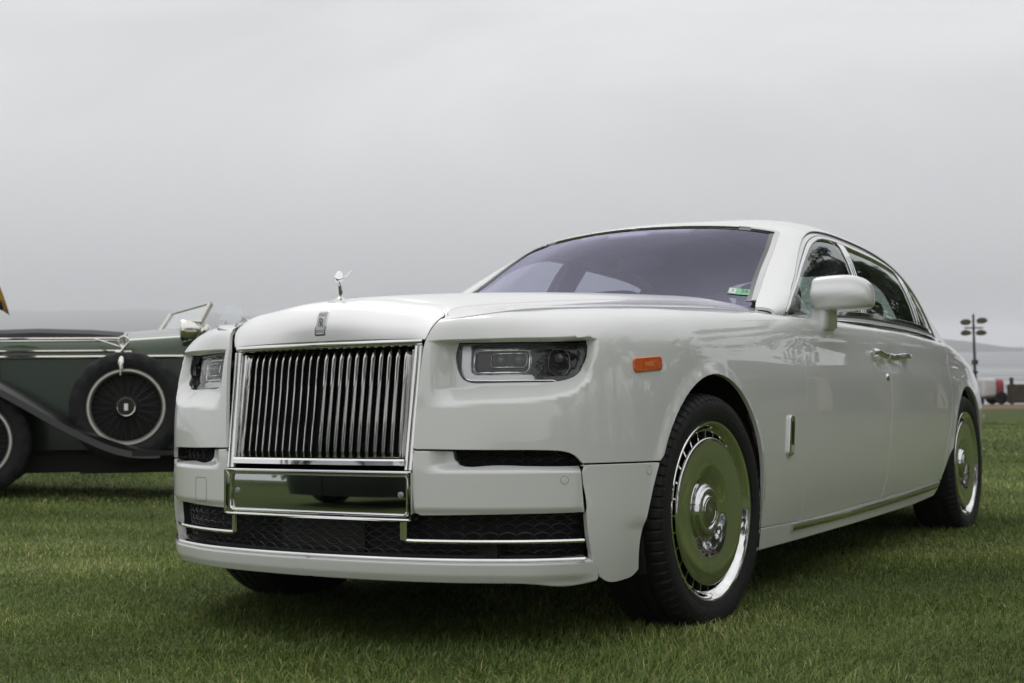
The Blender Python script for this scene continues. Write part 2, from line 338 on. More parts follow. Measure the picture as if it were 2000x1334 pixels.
def panel(name,surf,outer,m,parent=None,holes=(),h=.03,off=0.,flange=.014,gap=.0046,hmin=None,roll=.0016,fine=None,extra=None,centre=False):
    """outer, holes: uv outlines"""
    outer=np.asarray(outer,float)
    if area2(outer)<0: outer=outer[::-1]
    if gap: outer=offset_poly(outer,gap)
    loops=[resample(outer,hmin or h)]
    for H in holes:
        H=np.asarray(H,float)
        if area2(H)>0: H=H[::-1]
        loops.append(resample(H,hmin or h))
    lo=loops[0].min(0); hi=loops[0].max(0)
    gx=np.arange(lo[0]+h*.5,hi[0],h); gy=np.arange(lo[1]+h*.433,hi[1],h*.866)
    q=np.array([(x+(h*.5 if j%2 else 0),y) for j,y in enumerate(gy) for x in gx]) if len(gx) and len(gy) else np.zeros((0,2))
    if fine is not None and len(q):       # (test on uv, finer step)
        hf=fine[1]; q=q[~fine[0](q)]; gx=np.arange(lo[0]+hf*.5,hi[0],hf); gy=np.arange(lo[1]+hf*.433,hi[1],hf*.866)
        qf=np.array([(x+(hf*.5 if j%2 else 0),y) for j,y in enumerate(gy) for x in gx]); qf=qf[fine[0](qf)]; q=np.vstack([q,qf])
    if extra is not None:
        ex=np.asarray(extra,float); dd=np.ones(len(q),bool)
        for e_ in np.array_split(ex,max(1,len(ex)//400)): dd&=(((q[:,None,:]-e_[None])**2).sum(2).min(1)>(.35*(fine[1] if fine else h))**2)
        q=np.vstack([q[dd],ex])
    if len(q):
        k=inside(loops[0],q)
        for H in loops[1:]: k&=~inside(H,q)
        q=q[k]
        for Lp in loops: 
            if len(q): q=q[dist_to(Lp,q)>(fine[1] if fine else h)*.45]
    pts=np.vstack(loops+[q]); edges=[]; b=0
    for Lp in loops: n=len(Lp); edges+= [(b+i,b+(i+1)%n) for i in range(n)]; b+=n
    vo,_,fo,_,_,_=delaunay_2d_cdt([Vector(p) for p in pts],edges,[],0,1e-7)
    uv=np.array([tuple(p) for p in vo]); F=np.array([tuple(f) for f in fo]); c=uv[F].mean(1)
    k=inside(loops[0],c)
    for H in loops[1:]: k&=~inside(H,c)
    F=F[k]
    a=uv[F]; ar=(a[:,1,0]-a[:,0,0])*(a[:,2,1]-a[:,0,1])-(a[:,1,1]-a[:,0,1])*(a[:,2,0]-a[:,0,0]); F[ar<0]=F[ar<0][:,::-1]
    n_=surf.normal(uv[:,0],uv[:,1]); P=surf(uv[:,0],uv[:,1])+n_*off
    V=[P]; NN=[n_]; FF=[tuple(f) for f in F]; base=len(P)
    if flange:
        for Lp in loops:
            S=surf(Lp[:,0],Lp[:,1]); nn=surf.normal(Lp[:,0],Lp[:,1]); S=S+nn*off; d=np.roll(S,-1,0)-np.roll(S,1,0); t=np.cross(d,nn); t/=np.maximum(np.linalg.norm(t,axis=1,keepdims=True),1e-9)
            mm=len(S); a1=nn*.8+t*.6
            rings=[(S,nn),(S+t*roll*.6-nn*roll*.35,a1),(S+t*roll-nn*roll,t),(S+t*roll-nn*flange,t)]
            skip=np.zeros(mm,bool)
            if centre: skip=(abs(S[:,0])<2e-4)&(abs(np.roll(S,-1,0)[:,0])<2e-4)
            for R_,nr in rings: V.append(R_); NN.append(nr)
            for r in range(3):
                for i in range(mm):
                    if skip[i]: continue
                    j=(i+1)%mm; FF.append((base+r*mm+i,base+(r+1)*mm+i,base+(r+1)*mm+j,base+r*mm+j))
            base+=4*mm
    V=np.vstack(V); NN=np.vstack(NN)
    if centre:
        V2=V*[-1,1,1]; N2=NN*[-1,1,1]; k=len(V); FF=FF+[tuple(i+k for i in f[::-1]) for f in FF]; V=np.vstack([V,V2]); NN=np.vstack([NN,N2])
    o=mesh(name,V,FF,m,parent,normals=NN); return o
def both(o,p2=None): return o,mirrored(o,p2)
def uvpath(surf,pts,n=6,smooth=True):
    P=surf.inv(pts); return smooth_path(P,n) if smooth and len(P)>2 else resample(P,.02,False)
def cat_(*a): 
    out=[]
    for x in a:
        x=np.asarray(x,float).reshape(-1,2)
        if len(out) and np.linalg.norm(out[-1]-x[0])<1e-3: x=x[1:]
        out+=list(x)
    return np.array(out)
def on(surf,uv,off=0.):
    uv=np.asarray(uv,float).reshape(-1,2); return surf(uv[:,0],uv[:,1])+surf.normal(uv[:,0],uv[:,1])*off
# ------------------------------------------------------------------ the white limousine
car=empty('limousine',(0,0,0),0,'long white limousine with tall vertical-vane chrome grille and winged hood ornament','car')
ZL_U=[.30,.434,.597,.763,.855,.904,.934,.95]; ZL_Z=[.735,.741,.747,.755,.774,.812,.88,.925]
ARCH=((0.,.385,.425,.452),(3.80,.385,.455,.442))     # wheel openings: y, z, half width, half height
def make_disp(brow=.936,pocket=True,bumper=False):
  def wall_disp(s,u,v,P):
    h=2e-3; t=s.base(u+h,v)-s.base(u-h,v); n=np.stack([t[:,1],-t[:,0]],1); n/=np.maximum(np.linalg.norm(n,axis=1,keepdims=True),1e-9)
    z=P[:,2]; y=P[:,1]; d=np.zeros(len(u))
    if pocket:     # headlamp pocket: deep under a crisp brow, running out downwards
        zl=np.interp(u,ZL_U,ZL_Z); s_=np.clip((z-zl)/.058,0,1.2); s_=s_*s_/(s_+.05)*1.03; s_=np.minimum(s_,.93)+.07*np.clip((z-zl)/.18,0,1)
        w=(1-sstep(brow-.0015,brow+.0045,z))*sstep(.41,.50,u)*(1-sstep(.905,.950,u))
        d+=.056*np.clip(s_,0,1)*w
    if bumper:
        # ledge on top of the bumper bar, under the air slot; rounded ends of the bar; lip stands forward; crease on the corner
        zt=.546-.004*sstep(.7,.87,u); d+=.030*sstep(zt,zt+.027,z)*sstep(.405,.485,u)*(1-sstep(.868,.885,u))
        d+=np.where(z>.40,.007*sstep(.852,.880,u)*(1-sstep(.885,.889,u)),0)
        d+=.012*(1-sstep(.418,.444,z))*sstep(.40,.414,z)*sstep(.36,.38,u)*(1-sstep(.875,.887,u))
        d-=.012*(1-sstep(.285,.30,z))*(1-sstep(.85,.93,u))*(1-.9*(1-sstep(.215,.25,z)))
        d+=.008*(1-sstep(.36,.40,z))*sstep(.98,1.10,u)*(1-sstep(1.25,1.3,u))
    for cy,cz,ry,rz in ARCH:      # wheel arch lips
        r=np.sqrt(((y-cy)/ry)**2+((z-cz)/rz)**2); d-=.010*np.exp(-((r-1.0)/.055)**2)*sstep(.30,.42,z)*(u>.95)
    d+=.012*np.exp(-(((y-2.06)/.19)**4+((z-.935)/.032)**4))*(u>2.)      # door handle dish
    return np.stack([-n[:,0]*d,-n[:,1]*d,np.zeros(len(u))],1)
  return wall_disp
wall=build_wall(); wall.disp=make_disp()
import copy
bump_s=copy.copy(wall); bump_s.disp=make_disp(pocket=False,bumper=True)
lamp_s=copy.copy(wall); lamp_s.disp=make_disp(brow=.99)
gh=Surf(GH,mirror_v=True)
def arch_pts(k,a0,a1,n=26):
    cy,cz,ry,rz=ARCH[k]; x=(.96,.955)[k]
    return [(x,cy-ry*math.cos(t),cz+rz*math.sin(t)) for t in np.linspace(math.radians(a0),math.radians(a1),n)]
W=lambda *p: wall.inv(np.array(p))
seam_f=uvpath(wall,[(.369,-.903,.612),(.43,-.892,.612),(.488,-.874,.611)],4)
slot_top=uvpath(wall,[(.488,-.874,.611),(.62,-.825,.609),(.761,-.742,.606),(.795,-.715,.600),(.812,-.70,.589),(.823,-.69,.574),(.827,-.686,.567)],4)
seam_s=uvpath(wall,[(.827,-.686,.567),(.888,-.596,.567),(.925,-.49,.566),(.938,-.40,.565)],4)
fa=wall.inv(arch_pts(0,26,177)); fa=np.vstack([fa])
door_f=uvpath(wall,[(.943,.888,.282),(.968,.886,.397),(.984,.880,.57),(.989,.876,.716),(.988,.872,.795),(.983,.872,.875),(.956,.880,.997),(.93,.882,1.055),(.90,.885,1.092)],5)
door_m=uvpath(wall,[(.96,1.965,.301),(.967,1.985,.332),(.994,2.016,.519),(1.0,2.05,.707),(.997,2.06,.838),(.977,2.07,.971),(.943,2.055,1.054),(.916,2.045,1.094)],5)
door_r=uvpath(wall,[(.95,3.165,.322),(.972,3.225,.479),(.978,3.31,.615),(.974,3.365,.81),(.972,3.36,.866),(.94,3.385,.98),(.905,3.40,1.039),(.885,3.41,1.08)],5)
sill_l=uvpath(wall,[(.944,.425,.289),(.943,.888,.282),(.955,1.4,.288),(.96,1.965,.301),(.957,2.6,.311),(.95,3.165,.322)],6)
i1=int(np.argmin(np.linalg.norm(sill_l-door_f[0],axis=1))); i2=int(np.argmin(np.linalg.norm(sill_l-door_m[0],axis=1)))
inner_g=uvpath(wall,[(.369,-.903,.612),(.376,-.899,.70),(.382,-.890,.80),(.387,-.875,.89),(.393,-.866,.94),(.405,-.854,.975),(.414,-.838,.998),(.420,-.822,1.0085)],4)
vt=wall.vtop
ut=lambda p: wall.inv([p])[0,0]
top_f=np.array([[x,vt] for x in np.linspace(door_f[-1][0],inner_g[-1][0]+.003,60)])
# front fender with the upper fascia
lamp_uv=uvpath(wall,[(.493,-.841,.934),(.488,-.846,.91),(.490,-.851,.875),(.498,-.855,.846),(.512,-.853,.822),(.535,-.848,.811),(.574,-.836,.809),(.66,-.797,.810),(.734,-.751,.811),(.78,-.717,.815),(.812,-.686,.829),(.829,-.667,.852),(.836,-.65,.888),(.837,-.641,.934)],3)
VR=np.linspace(.3,wall.vtop*.92,80)
zrow=lambda z,u0,u1,st: [(u,float(np.interp(z,wall.base(np.full(80,u),VR)[:,2],VR))) for u in np.arange(u0,u1,st)]
lamp_uv=cat_(lamp_uv[:-1],np.array(zrow(.9338,lamp_uv[0][0],lamp_uv[-1][0]-.003,.008))[::-1][:-1])
lamp_uv[:,0]+=.010*np.clip((lamp_uv[:,0]-.70)/.2,-1,1)
fend=cat_(seam_f,slot_top,seam_s,fa,W((.958,.425,.36)),sill_l[:i1+1],door_f,top_f,inner_g[::-1])
exb=zrow(.9342,.42,.955,.007)+zrow(.9374,.42,.955,.007)+zrow(.9408,.42,.955,.007)
o=panel('front_fender',wall,fend,PAINT,car,holes=[lamp_uv],h=.03,hmin=.009,fine=(lambda q:q[:,0]<.985,.011),extra=exb); both(o)
# front bumper corner, bar and lip
corner_in=uvpath(wall,[(.827,-.686,.567),(.834,-.678,.423),(.839,-.652,.291),(.845,-.622,.232)],5)
corner_b=uvpath(wall,[(.845,-.622,.232),(.853,-.60,.217),(.885,-.525,.213),(.90,-.49,.220),(.908,-.465,.24)],5)
corner_r=uvpath(wall,[(.908,-.465,.24),(.92,-.478,.323),(.931,-.462,.399),(.938,-.43,.50),(.938,-.40,.565)],5)
o=panel('bumper_corner',bump_s,cat_(corner_in[:],corner_b,corner_r,seam_s[::-1]),PAINT,car,h=.02,hmin=.01,flange=.03,roll=.003); both(o)
bar_top=uvpath(wall,[(.489,-.874,.606),(.496,-.873,.580),(.513,-.868,.5705),(.58,-.845,.569),(.70,-.785,.568),(.827,-.686,.566)],4)
bar=cat_(seam_f,bar_top,corner_in[:len(corner_in)//3+1],uvpath(wall,[(.834,-.678,.423),(.70,-.783,.421),(.56,-.853,.419),(.44,-.891,.417),(.39,-.903,.416),(.378,-.905,.418),(.374,-.906,.424)],4),uvpath(wall,[(.374,-.906,.424),(.370,-.905,.51),(.369,-.903,.612)],4))
o=panel('bumper_bar',bump_s,bar,PAINT,car,h=.0085,hmin=.008,flange=.05,roll=.0035); both(o)
lip=cat_(np.array([[x,W((.0,-.935,.224))[0,1]] for x in np.linspace(0,.40,14)]),uvpath(wall,[(.40,-.90,.224),(.62,-.82,.224),(.70,-.775,.222),(.76,-.735,.213),(.80,-.70,.210),(.84,-.628,.226)],4),uvpath(wall,[(.842,-.628,.23),(.838,-.65,.275),(.834,-.658,.276)],3),np.array([[x,W((.3,-.918,.274))[0,1]] for x in np.linspace(.88,0,40)]))
o=panel('bumper_lip',bump_s,lip,PAINT,car,h=.012,hmin=.012,flange=.05,roll=.010,gap=0,centre=True)
# doors, quarter, sill
bt=lambda a,b: np.array([[x,vt-.012] for x in np.linspace(a[-1][0],b[-1][0],30)])
trim=lambda p: np.array([q for q in p if q[1]<=vt-.012])
doors=[]
for nm,a,b,s0,s1 in (('front_door',door_f,door_m,i1,i2),('rear_door',door_m,door_r,i2,len(sill_l)-1)):
    o=panel(nm,wall,cat_(sill_l[s0:s1+1],trim(b),bt(a,b)[::-1],trim(a)[::-1]),PAINT,car,h=.04,hmin=.016); doors.append(both(o))
ra=wall.inv(arch_pts(1,14,172))
tail_u=wall.U[-1]-.001
quart=cat_(door_r[:1],ra,wall.inv([(.93,4.255,.33),(.91,4.30,.26)]),np.array([[x,.03] for x in np.linspace(ut((.90,4.35,.26)),tail_u,24)]),np.array([[tail_u,y] for y in np.linspace(.03,vt-.002,16)]),np.array([[x,vt-.002] for x in np.linspace(tail_u,door_r[-1][0],40)]),door_r[::-1])
o=panel('rear_quarter',wall,quart,PAINT,car,h=.045,hmin=.018); both(o)
sill=cat_(sill_l,wall.inv([(.94,3.135,.28),(.935,3.05,.245),(.945,2.6,.228),(.94,1.6,.215),(.93,.9,.207),(.93,.44,.206)]))
o=panel('sill',wall,sill,PAINT,car,h=.04,hmin=.02,flange=.06,roll=.006); both(o)
# chrome strip on the sill
m=MB(); p=wall.inv([(.944,.80,.264),(.952,1.5,.268),(.952,2.3,.283),(.95,3.09,.298)]); p=smooth_path(p,14); m.sweep(on(wall,p,.003),[(-.013,-.004),(-.013,.003),(-.009,.006),(.009,.006),(.013,.003),(.013,-.004)],wall.normal(p[:,0],p[:,1])); both(m.build('sill_strip',CHROME,car,True))
# wheel-arch liners and floor
for cy in (0.,3.80):
    m=MB(); pr=[]
    for k in range(25):
        t=math.radians(-20+220*k/24); pr.append((cy-.47*math.cos(t),.385+.475*math.sin(t)))
    xo=[.917 if cy==0 and i<9 else (.905 if cy>1 and i>13 else .944) for i in range(25)]
    V=[(.62,a,b) for a,b in pr]+[(xo[i],a,b) for i,(a,b) in enumerate(pr)]; F=[(i,i+1,26+i,25+i) for i in range(24)]
    m.add(V,F); m.add([(.62,a,b) for a,b in pr],[tuple(range(25))]); both(m.build('wheel_liner',DARK,car))
m=MB(); m.box((-.84,-.50,.235),(.84,4.3,.30)); m.box((-.60,-.80,.24),(.60,-.49,.34)); m.build('underbody',DARK,car)
m=MB(); m.box((-.61,-.48,.32),(.61,.62,.98)); m.build('engine_bay',DARK,car)
# ------------------------------------------------------------------ bonnet and grille shell
HOOD=[[(.432,-.816,1.005),(.425,-.802,1.012),(.418,-.785,1.021),(.3,-.755,1.05),(0,-.745,1.07)],
[(.47,-.80,1.007),(.415,-.75,1.036),(.365,-.73,1.053),(.2,-.71,1.081),(0,-.70,1.090)],
[(.60,-.70,1.029),(.43,-.605,1.058),(.382,-.6,1.071),(.2,-.58,1.101),(0,-.57,1.109)],
[(.665,-.49,1.047),(.45,-.44,1.073),(.402,-.43,1.088),(.22,-.41,1.117),(0,-.40,1.125)],
[(.73,-.265,1.061),(.475,-.21,1.093),(.426,-.2,1.108),(.23,-.18,1.136),(0,-.17,1.143)],
[(.79,.02,1.073),(.51,.05,1.112),(.458,.05,1.127),(.25,.06,1.152),(0,.06,1.159)],
[(.845,.44,1.086),(.585,.46,1.134),(.528,.45,1.148),(.28,.42,1.169),(0,.41,1.175)],
[(.888,.80,1.089),(.665,.76,1.146),(.60,.73,1.158),(.3,.64,1.178),(0,.60,1.182)]]
hood=Surf(HOOD,mirror_v=True); hood.disp=lambda s,u,v,P: np.stack([0*u,0*u,.004+0*u],1)
v1=hood.railv[1]; hu=np.linspace(hood.u0,hood.U[-1],50); col=lambda v,rev=False: np.array([[a_,v] for a_ in (hu[::-1] if rev else hu)]); end=lambda u,a_,b_: np.linspace((u,a_),(u,b_),12)[1:-1]
o=panel('bonnet_side',hood,cat_(col(.0035),end(hood.U[-1],.0035,v1-.001),col(v1-.001,True),end(hood.u0,v1-.001,.0035)),PAINT,car,h=.035,hmin=.02,gap=0,flange=.02); both(o)
o=panel('bonnet',hood,cat_(col(v1+.0025),end(hood.U[-1],v1+.0025,hood.vtop),col(hood.vtop,True),end(hood.u0,hood.vtop,v1+.0025)),SILVER,car,h=.035,hmin=.02,gap=0,off=.001,centre=True)
SHELL=[[(0,-.880,.9525),(0,-.876,.985),(0,-.866,1.025),(0,-.838,1.065),(0,-.79,1.085),(0,-.695,1.0935)],
[(.15,-.876,.952),(.15,-.872,.984),(.15,-.861,1.022),(.152,-.833,1.060),(.155,-.785,1.079),(.16,-.70,1.0885)],
[(.28,-.864,.950),(.282,-.859,.980),(.285,-.846,1.013),(.29,-.818,1.045),(.295,-.775,1.061),(.30,-.715,1.070)],
[(.36,-.855,.948),(.366,-.849,.974),(.373,-.835,1.002),(.381,-.808,1.028),(.387,-.775,1.041),(.39,-.735,1.050)],
[(.383,-.851,.947),(.391,-.844,.970),(.400,-.829,.994),(.409,-.802,1.015),(.414,-.772,1.027),(.417,-.745,1.036)]]
shell=Surf(SHELL,mirror_u0=True); a,b=shell.U[-1],shell.vtop
o=panel('grille_shell',shell,cat_(np.linspace((0,0),(a,0),20),np.linspace((a,0),(a,b),14)[1:],np.linspace((a,b),(0,b),20)[1:],np.linspace((0,b),(0,0),14)[1:-1]),SILVER,car,h=.022,hmin=.015,gap=0,flange=.02,roll=.004,centre=True)
boot=Surf([[(.815,3.95,1.043),(.5,4.28,1.088),(0,4.42,1.10)],[(.785,4.2,1.018),(.45,4.45,1.064),(0,4.55,1.075)],[(.675,4.6,.968),(.4,4.72,1.0),(0,4.78,1.01)],[(.45,4.875,.949),(.25,4.885,.953),(0,4.89,.954)]],mirror_v=True)
bu,bv=boot.U[-1],boot.vtop; o=panel('boot_lid',boot,cat_(np.linspace((0,0),(bu,0),20),np.linspace((bu,0),(bu,bv),10)[1:],np.linspace((bu,bv),(0,bv),20)[1:],np.linspace((0,bv),(0,0),10)[1:-1]),PAINT,car,h=.05,gap=0,centre=True)
# dark joint below the shell, so that nothing shows through
m=MB(); m.box((-.375,-.835,.925),(.375,-.70,.985)); m.build('radiator_core',DARK,car)
# ------------------------------------------------------------------ greenhouse
Gv=lambda *p: gh.inv(np.array(p))
dlo_front=uvpath(gh,[(.913,.851,1.093),(.885,1.0,1.176),(.85,1.146,1.254),(.763,1.494,1.433),(.735,1.62,1.484),(.718,1.723,1.516),(.708,1.80,1.534),(.702,1.882,1.546)],6)
dlo_top=uvpath(gh,[(.702,1.882,1.546),(.704,2.059,1.553),(.712,2.299,1.548),(.713,2.716,1.532),(.712,2.95,1.508),(.725,3.12,1.478),(.758,3.24,1.425),(.80,3.31,1.345),(.845,3.37,1.235),(.88,3.43,1.085)],6)
v_b=gh.inv([(.913,2.0,1.09)])[0,1]
ws=uvpath(gh,[(0,1.435,1.567),(.35,1.487,1.557),(.52,1.53,1.54),(.61,1.555,1.524),(.648,1.560,1.512),(.657,1.535,1.495),(.685,1.40,1.42),(.721,1.204,1.321),(.765,1.0,1.21),(.808,.832,1.15)],6)
ws=np.array([q for q in ws if q[0]>.04]); ws[0,1]=gh.vtop
gc=gh.vtop; gl=gh.U[-1]
base_f=np.array([(.06,ws[-1][1]),(.006,ws[-1][1]-.01),(.006,.10),(.006,.03),(.06,.03)])
ry0=Gv((0,3.66,1.535))[0,0]; rw=uvpath(gh,[(.47,4.36,1.13),(.50,4.2,1.225),(.50,3.95,1.36),(.485,3.75,1.455),(.44,3.68,1.49),(.3,3.66,1.515),(0,3.66,1.535)],5); rw[-1,1]=gc
cp=np.array([[x,.012] for x in np.linspace(dlo_top[-1][0],gl,20)]); ce=np.array([[gl,y] for y in np.linspace(.012,rw[0][1],8)])
roof_out=cat_(ws[::-1],np.linspace((ws[0][0],gc),(rw[-1][0],gc),60)[1:],rw[::-1][1:],ce[::-1],cp[::-1],dlo_top[::-1],dlo_front[::-1],base_f[::-1])
o=panel('roof',gh,roof_out,PAINT,car,h=.04,hmin=.016,gap=0,flange=.012,centre=True)
o=panel('headlining',gh,roof_out,LINING,car,h=.08,hmin=.04,gap=.004,off=-.035,flange=0,centre=True)
# windscreen: finisher strip, black border, glass
wsf=cat_(ws,np.linspace(ws[-1],(.03,ws[-1][1]+.02),6)[1:],np.linspace((.03,ws[-1][1]+.02),(.03,gc),14)[1:],np.linspace((.03,gc),ws[0],24)[1:-1])
def inset_ws(d):
    q=offset_poly(ws if area2(ws)>0 else ws,0) if False else ws
    t=np.gradient(q,axis=0); t/=np.linalg.norm(t,axis=1,keepdims=True); n=np.stack([-t[:,1],t[:,0]],1)
    # interior lies towards smaller u / larger v
    s_=np.sign((n*np.array([-1.,.6])).sum(1)); n=n*np.median(s_); r=q+n*d; r[0,1]=gc; r=r[r[:,1]<=gc+1e-6]; return r
w1,w2,w3=inset_ws(.003),inset_ws(.022),inset_ws(.040)
close=lambda w: cat_(w,np.linspace(w[-1],(.025,w[-1][1]+.01),6)[1:],np.linspace((.025,w[-1][1]+.01),(.025,gc),14)[1:],np.linspace((.025,gc),w[0],24)[1:-1])
k=int(len(w1)*.36)
o=panel('windscreen_finisher',gh,cat_(w1[k:],w2[::-1][:-k]),SATIN,car,h=.02,gap=0,off=.001,flange=.006); both(o)
o=panel('windscreen_header_trim',gh,cat_(w1[:k-1],inset_ws(.014)[:k-1][::-1]),CHROME,car,h=.02,gap=0,off=.001,flange=.006,centre=True)
o=panel('windscreen_border',gh,cat_(inset_ws(.015),w3[::-1]),BLACKG,car,h=.02,gap=0,off=-.006,flange=0,centre=True)
o=panel('windscreen',gh,close(inset_ws(.015)),WSG,car,h=.045,gap=0,off=-.008,flange=0,centre=True); screen=o
# camera box behind the mirror, with its two clear windows
def gp(y,x,off): # point on the windscreen at height position y (u), lateral x
    return None
cu0=gh.inv([(0,1.40,1.55)])[0,0]
boxo=cat_(np.linspace((cu0+.015,gc),(cu0+.015,gc-.27),8),np.linspace((cu0-.035,gc-.26),(cu0-.035,gc-.10),6),np.linspace((cu0-.085,gc-.085),(cu0-.085,gc),5))
holes=[[(cu0-.026,gc-.045),(cu0-.002,gc-.045),(cu0-.010,gc-.115),(cu0-.024,gc-.115)]]
o=panel('sensor_housing',gh,boxo,mat('sensor_grey',(.55,.55,.55),.6),car,holes=holes,h=.03,gap=0,off=-.012,flange=.01,centre=True)
# rear window
o=panel('rear_window',gh,cat_(np.linspace((gl,rw[0][1]),rw[0],3),rw,np.linspace(rw[-1],(gl,gc),10)[1:],np.linspace((gl,gc),(gl,rw[0][1]),6)[1:-1]),SIDEG,car,h=.06,off=-.006,flange=0,gap=0,centre=True)
# side windows
dlo=cat_(dlo_front,dlo_top,np.array([[x,v_b] for x in np.linspace(dlo_top[-1][0],dlo_front[0][0],60)])[1:-1])
if area2(dlo)<0: dlo=dlo[::-1]
fr_o=offset_poly(resample(dlo,.03),.004); fr_i=offset_poly(resample(dlo,.03),.030); ch_i=offset_poly(resample(dlo,.03),.046)
def clip_u(P,lo,hi,slant=0.):
    """part of polygon between two leaning lines u = lo + slant*v"""
    def cl(P,f):
        out=[]; n=len(P)
        for i in range(n):
            a,b=P[i],P[(i+1)%n]; fa_,fb=f(a),f(b)
            if fa_>=0: out.append(a)
            if fa_*fb<0: out.append(a+(b-a)*fa_/(fa_-fb))
        return np.array(out)
    P=cl(P,lambda q:q[0]-lo-slant*q[1]); return cl(P,lambda q:hi+slant*q[1]-q[0])
ub=gh.inv([(.915,1.985,1.1)])[0,0]; uc_=gh.inv([(.905,3.06,1.1)])[0,0]; sl=.52; slc=.15
m=MB(); pth=on(gh,fr_o,-.010); 
ring=panel('window_frame',gh,fr_o,PAINT,car,holes=[fr_i],h=.03,off=-.009,flange=.006,gap=0); both(ring)
ring=panel('window_chrome',gh,offset_poly(resample(dlo,.03),.0335),CHROME,car,holes=[ch_i],h=.03,off=-.006,flange=.012,gap=0,roll=.004); both(ring)
for a_,b_,of_ in ((-.003,.0035,-.004),(.0265,.0345,-.0078)):
    ring=panel('window_seal',gh,offset_poly(resample(dlo,.03),a_),BLACK,car,holes=[offset_poly(resample(dlo,.03),b_)],h=.03,off=of_,flange=.004,gap=0,roll=.0008); both(ring)
for nm,lo,hi,s1 in (('front_side_window',-1,ub-.035,sl),('rear_side_window',ub+.035,uc_-.03,None),('quarter_window',uc_+.03,9,slc)):
    q=offset_poly(resample(dlo,.03),.040)
    if s1 is None:
        q=clip_u(q,lo,99,sl); q=clip_u(q,-9,hi,slc)
    elif lo<0: q=clip_u(q,-9,hi,s1)
    else: q=clip_u(q,lo,9,s1)
    o=panel(nm,gh,q,SIDEG,car,h=.06,hmin=.03,off=-.016,flange=0,gap=0); both(o)
for u_,s1,wd in ((ub,sl,.034),(uc_,slc,.026)):
    q=offset_poly(resample(dlo,.03),.038); q=clip_u(q,u_-wd-.012,u_+wd+.012,s1); o=panel('window_pillar',gh,q,BLACKG,car,h=.03,off=-.013,flange=.004,gap=0); both(o)
    for d in (-wd,0.,wd):
        if d==0. and wd<.03: continue
        q=offset_poly(resample(dlo,.03),.036); q=clip_u(q,u_+d-.008,u_+d+.008,s1); o=panel('pillar_strip',gh,q,CHROME,car,h=.03,off=-.007,flange=.008,gap=0,roll=.003); both(o)
# belt moulding
p=np.array([[x,v_b+.002] for x in np.linspace(dlo_front[0][0]+.01,dlo_top[-1][0]-.01,60)]); m=MB(); m.sweep(on(gh,p,.0),[(-.014,-.01),(-.014,.004),(-.006,.008),(.008,.006),(.012,.0),(.012,-.01)],gh.normal(p[:,0],p[:,1])); both(m.build('belt_moulding',CHROME,car,True))
# ------------------------------------------------------------------ interior
m=MB(); m.box((-.80,.60,1.0),(.80,.95,1.095)); m.box((-.78,.94,.70),(.78,1.12,1.07)); m.build('dashboard',DASH,car)
m=MB()
for t in np.linspace(0,2*math.pi,1): pass
c0=np.array((.40,1.42,1.07)); ax=np.array((0,-.88,.47)); a_=np.array((1.,0,0)); b_=np.cross(ax,a_)
m.tube([c0+.19*(math.cos(t)*a_+math.sin(t)*b_) for t in np.linspace(0,2*math.pi,40,endpoint=False)],.014,8,closed=True); m.tube([c0-.18*a_,c0+.18*a_],.012); m.tube([c0,c0-.18*b_],.012); m.tube([c0,c0+ax*.25],.03); m.build('steering_wheel',DASH,car,True)
def seat(x,y,w=.56,nm='front_seat'):
    s=empty(nm,(x,y,0),0,parent=car); m=MB(); m.add(*squircle((0,.12,.50),(w/2,.30,.11))); m.build('cushion',LEATHER,s,True,60)
    m=MB(); m.add(*squircle((0,.50,.86),(w/2,.11,.34),tilt=.22)); m.build('backrest',LEATHER,s,True,60)
    m=MB(); m.add(*squircle((0,.60,1.235),(.16,.06,.10),tilt=.1)); m.tube([(-.06,.58,1.08),(-.06,.60,1.22)],.008); m.tube([(.06,.58,1.08),(.06,.60,1.22)],.008); m.build('headrest',LEATHER,s,True,60)
def squircle(c,h,p=3.5,n=16,tilt=0):
    V=[];F=[]
    f=lambda a,q: math.copysign(abs(a)**(2/q),a)
    for i in range(n+1):
        t=-math.pi/2+math.pi*i/n
        for k in range(2*n):
            s_=2*math.pi*k/(2*n); x=h[0]*f(math.cos(t),p)*f(math.cos(s_),p); y=h[1]*f(math.cos(t),p)*f(math.sin(s_),p); z=h[2]*f(math.sin(t),p); V.append((c[0]+x,c[1]+y+z*tilt,c[2]+z))
    for i in range(n):
        for k in range(2*n): F.append((i*2*n+k,i*2*n+(k+1)%(2*n),(i+1)*2*n+(k+1)%(2*n),(i+1)*2*n+k))
    return V,F
for sx in (-.42,.42): seat(sx,1.42)
for sx in (-.42,.42): seat(sx,2.85,.66,'rear_seat')
m=MB(); m.box((-.86,1.1,.30),(.86,3.6,.36)); m.box((-.72,3.55,.36),(.72,3.65,1.10)); m.build('cabin_floor',DASH,car)
m=MB(); m.add(*squircle((.02,1.44,1.395),(.12,.02,.04))); m.tube([(.02,1.44,1.42),(.02,1.42,1.50)],.012); m.build('rear_view_mirror',DASH,car,True,60)
for sx in (1,-1):
    m=MB(); m.tube([(sx*.80,1.98,1.06),(sx*.74,2.06,1.35),(sx*.66,2.10,1.50)],.055,8); m.build('centre_pillar',LINING,car,True)
    m=MB(); m.box((sx*.86-.03,.95,.36),(sx*.86+.03,3.5,1.08)); m.build('door_card',LEATHER,car)
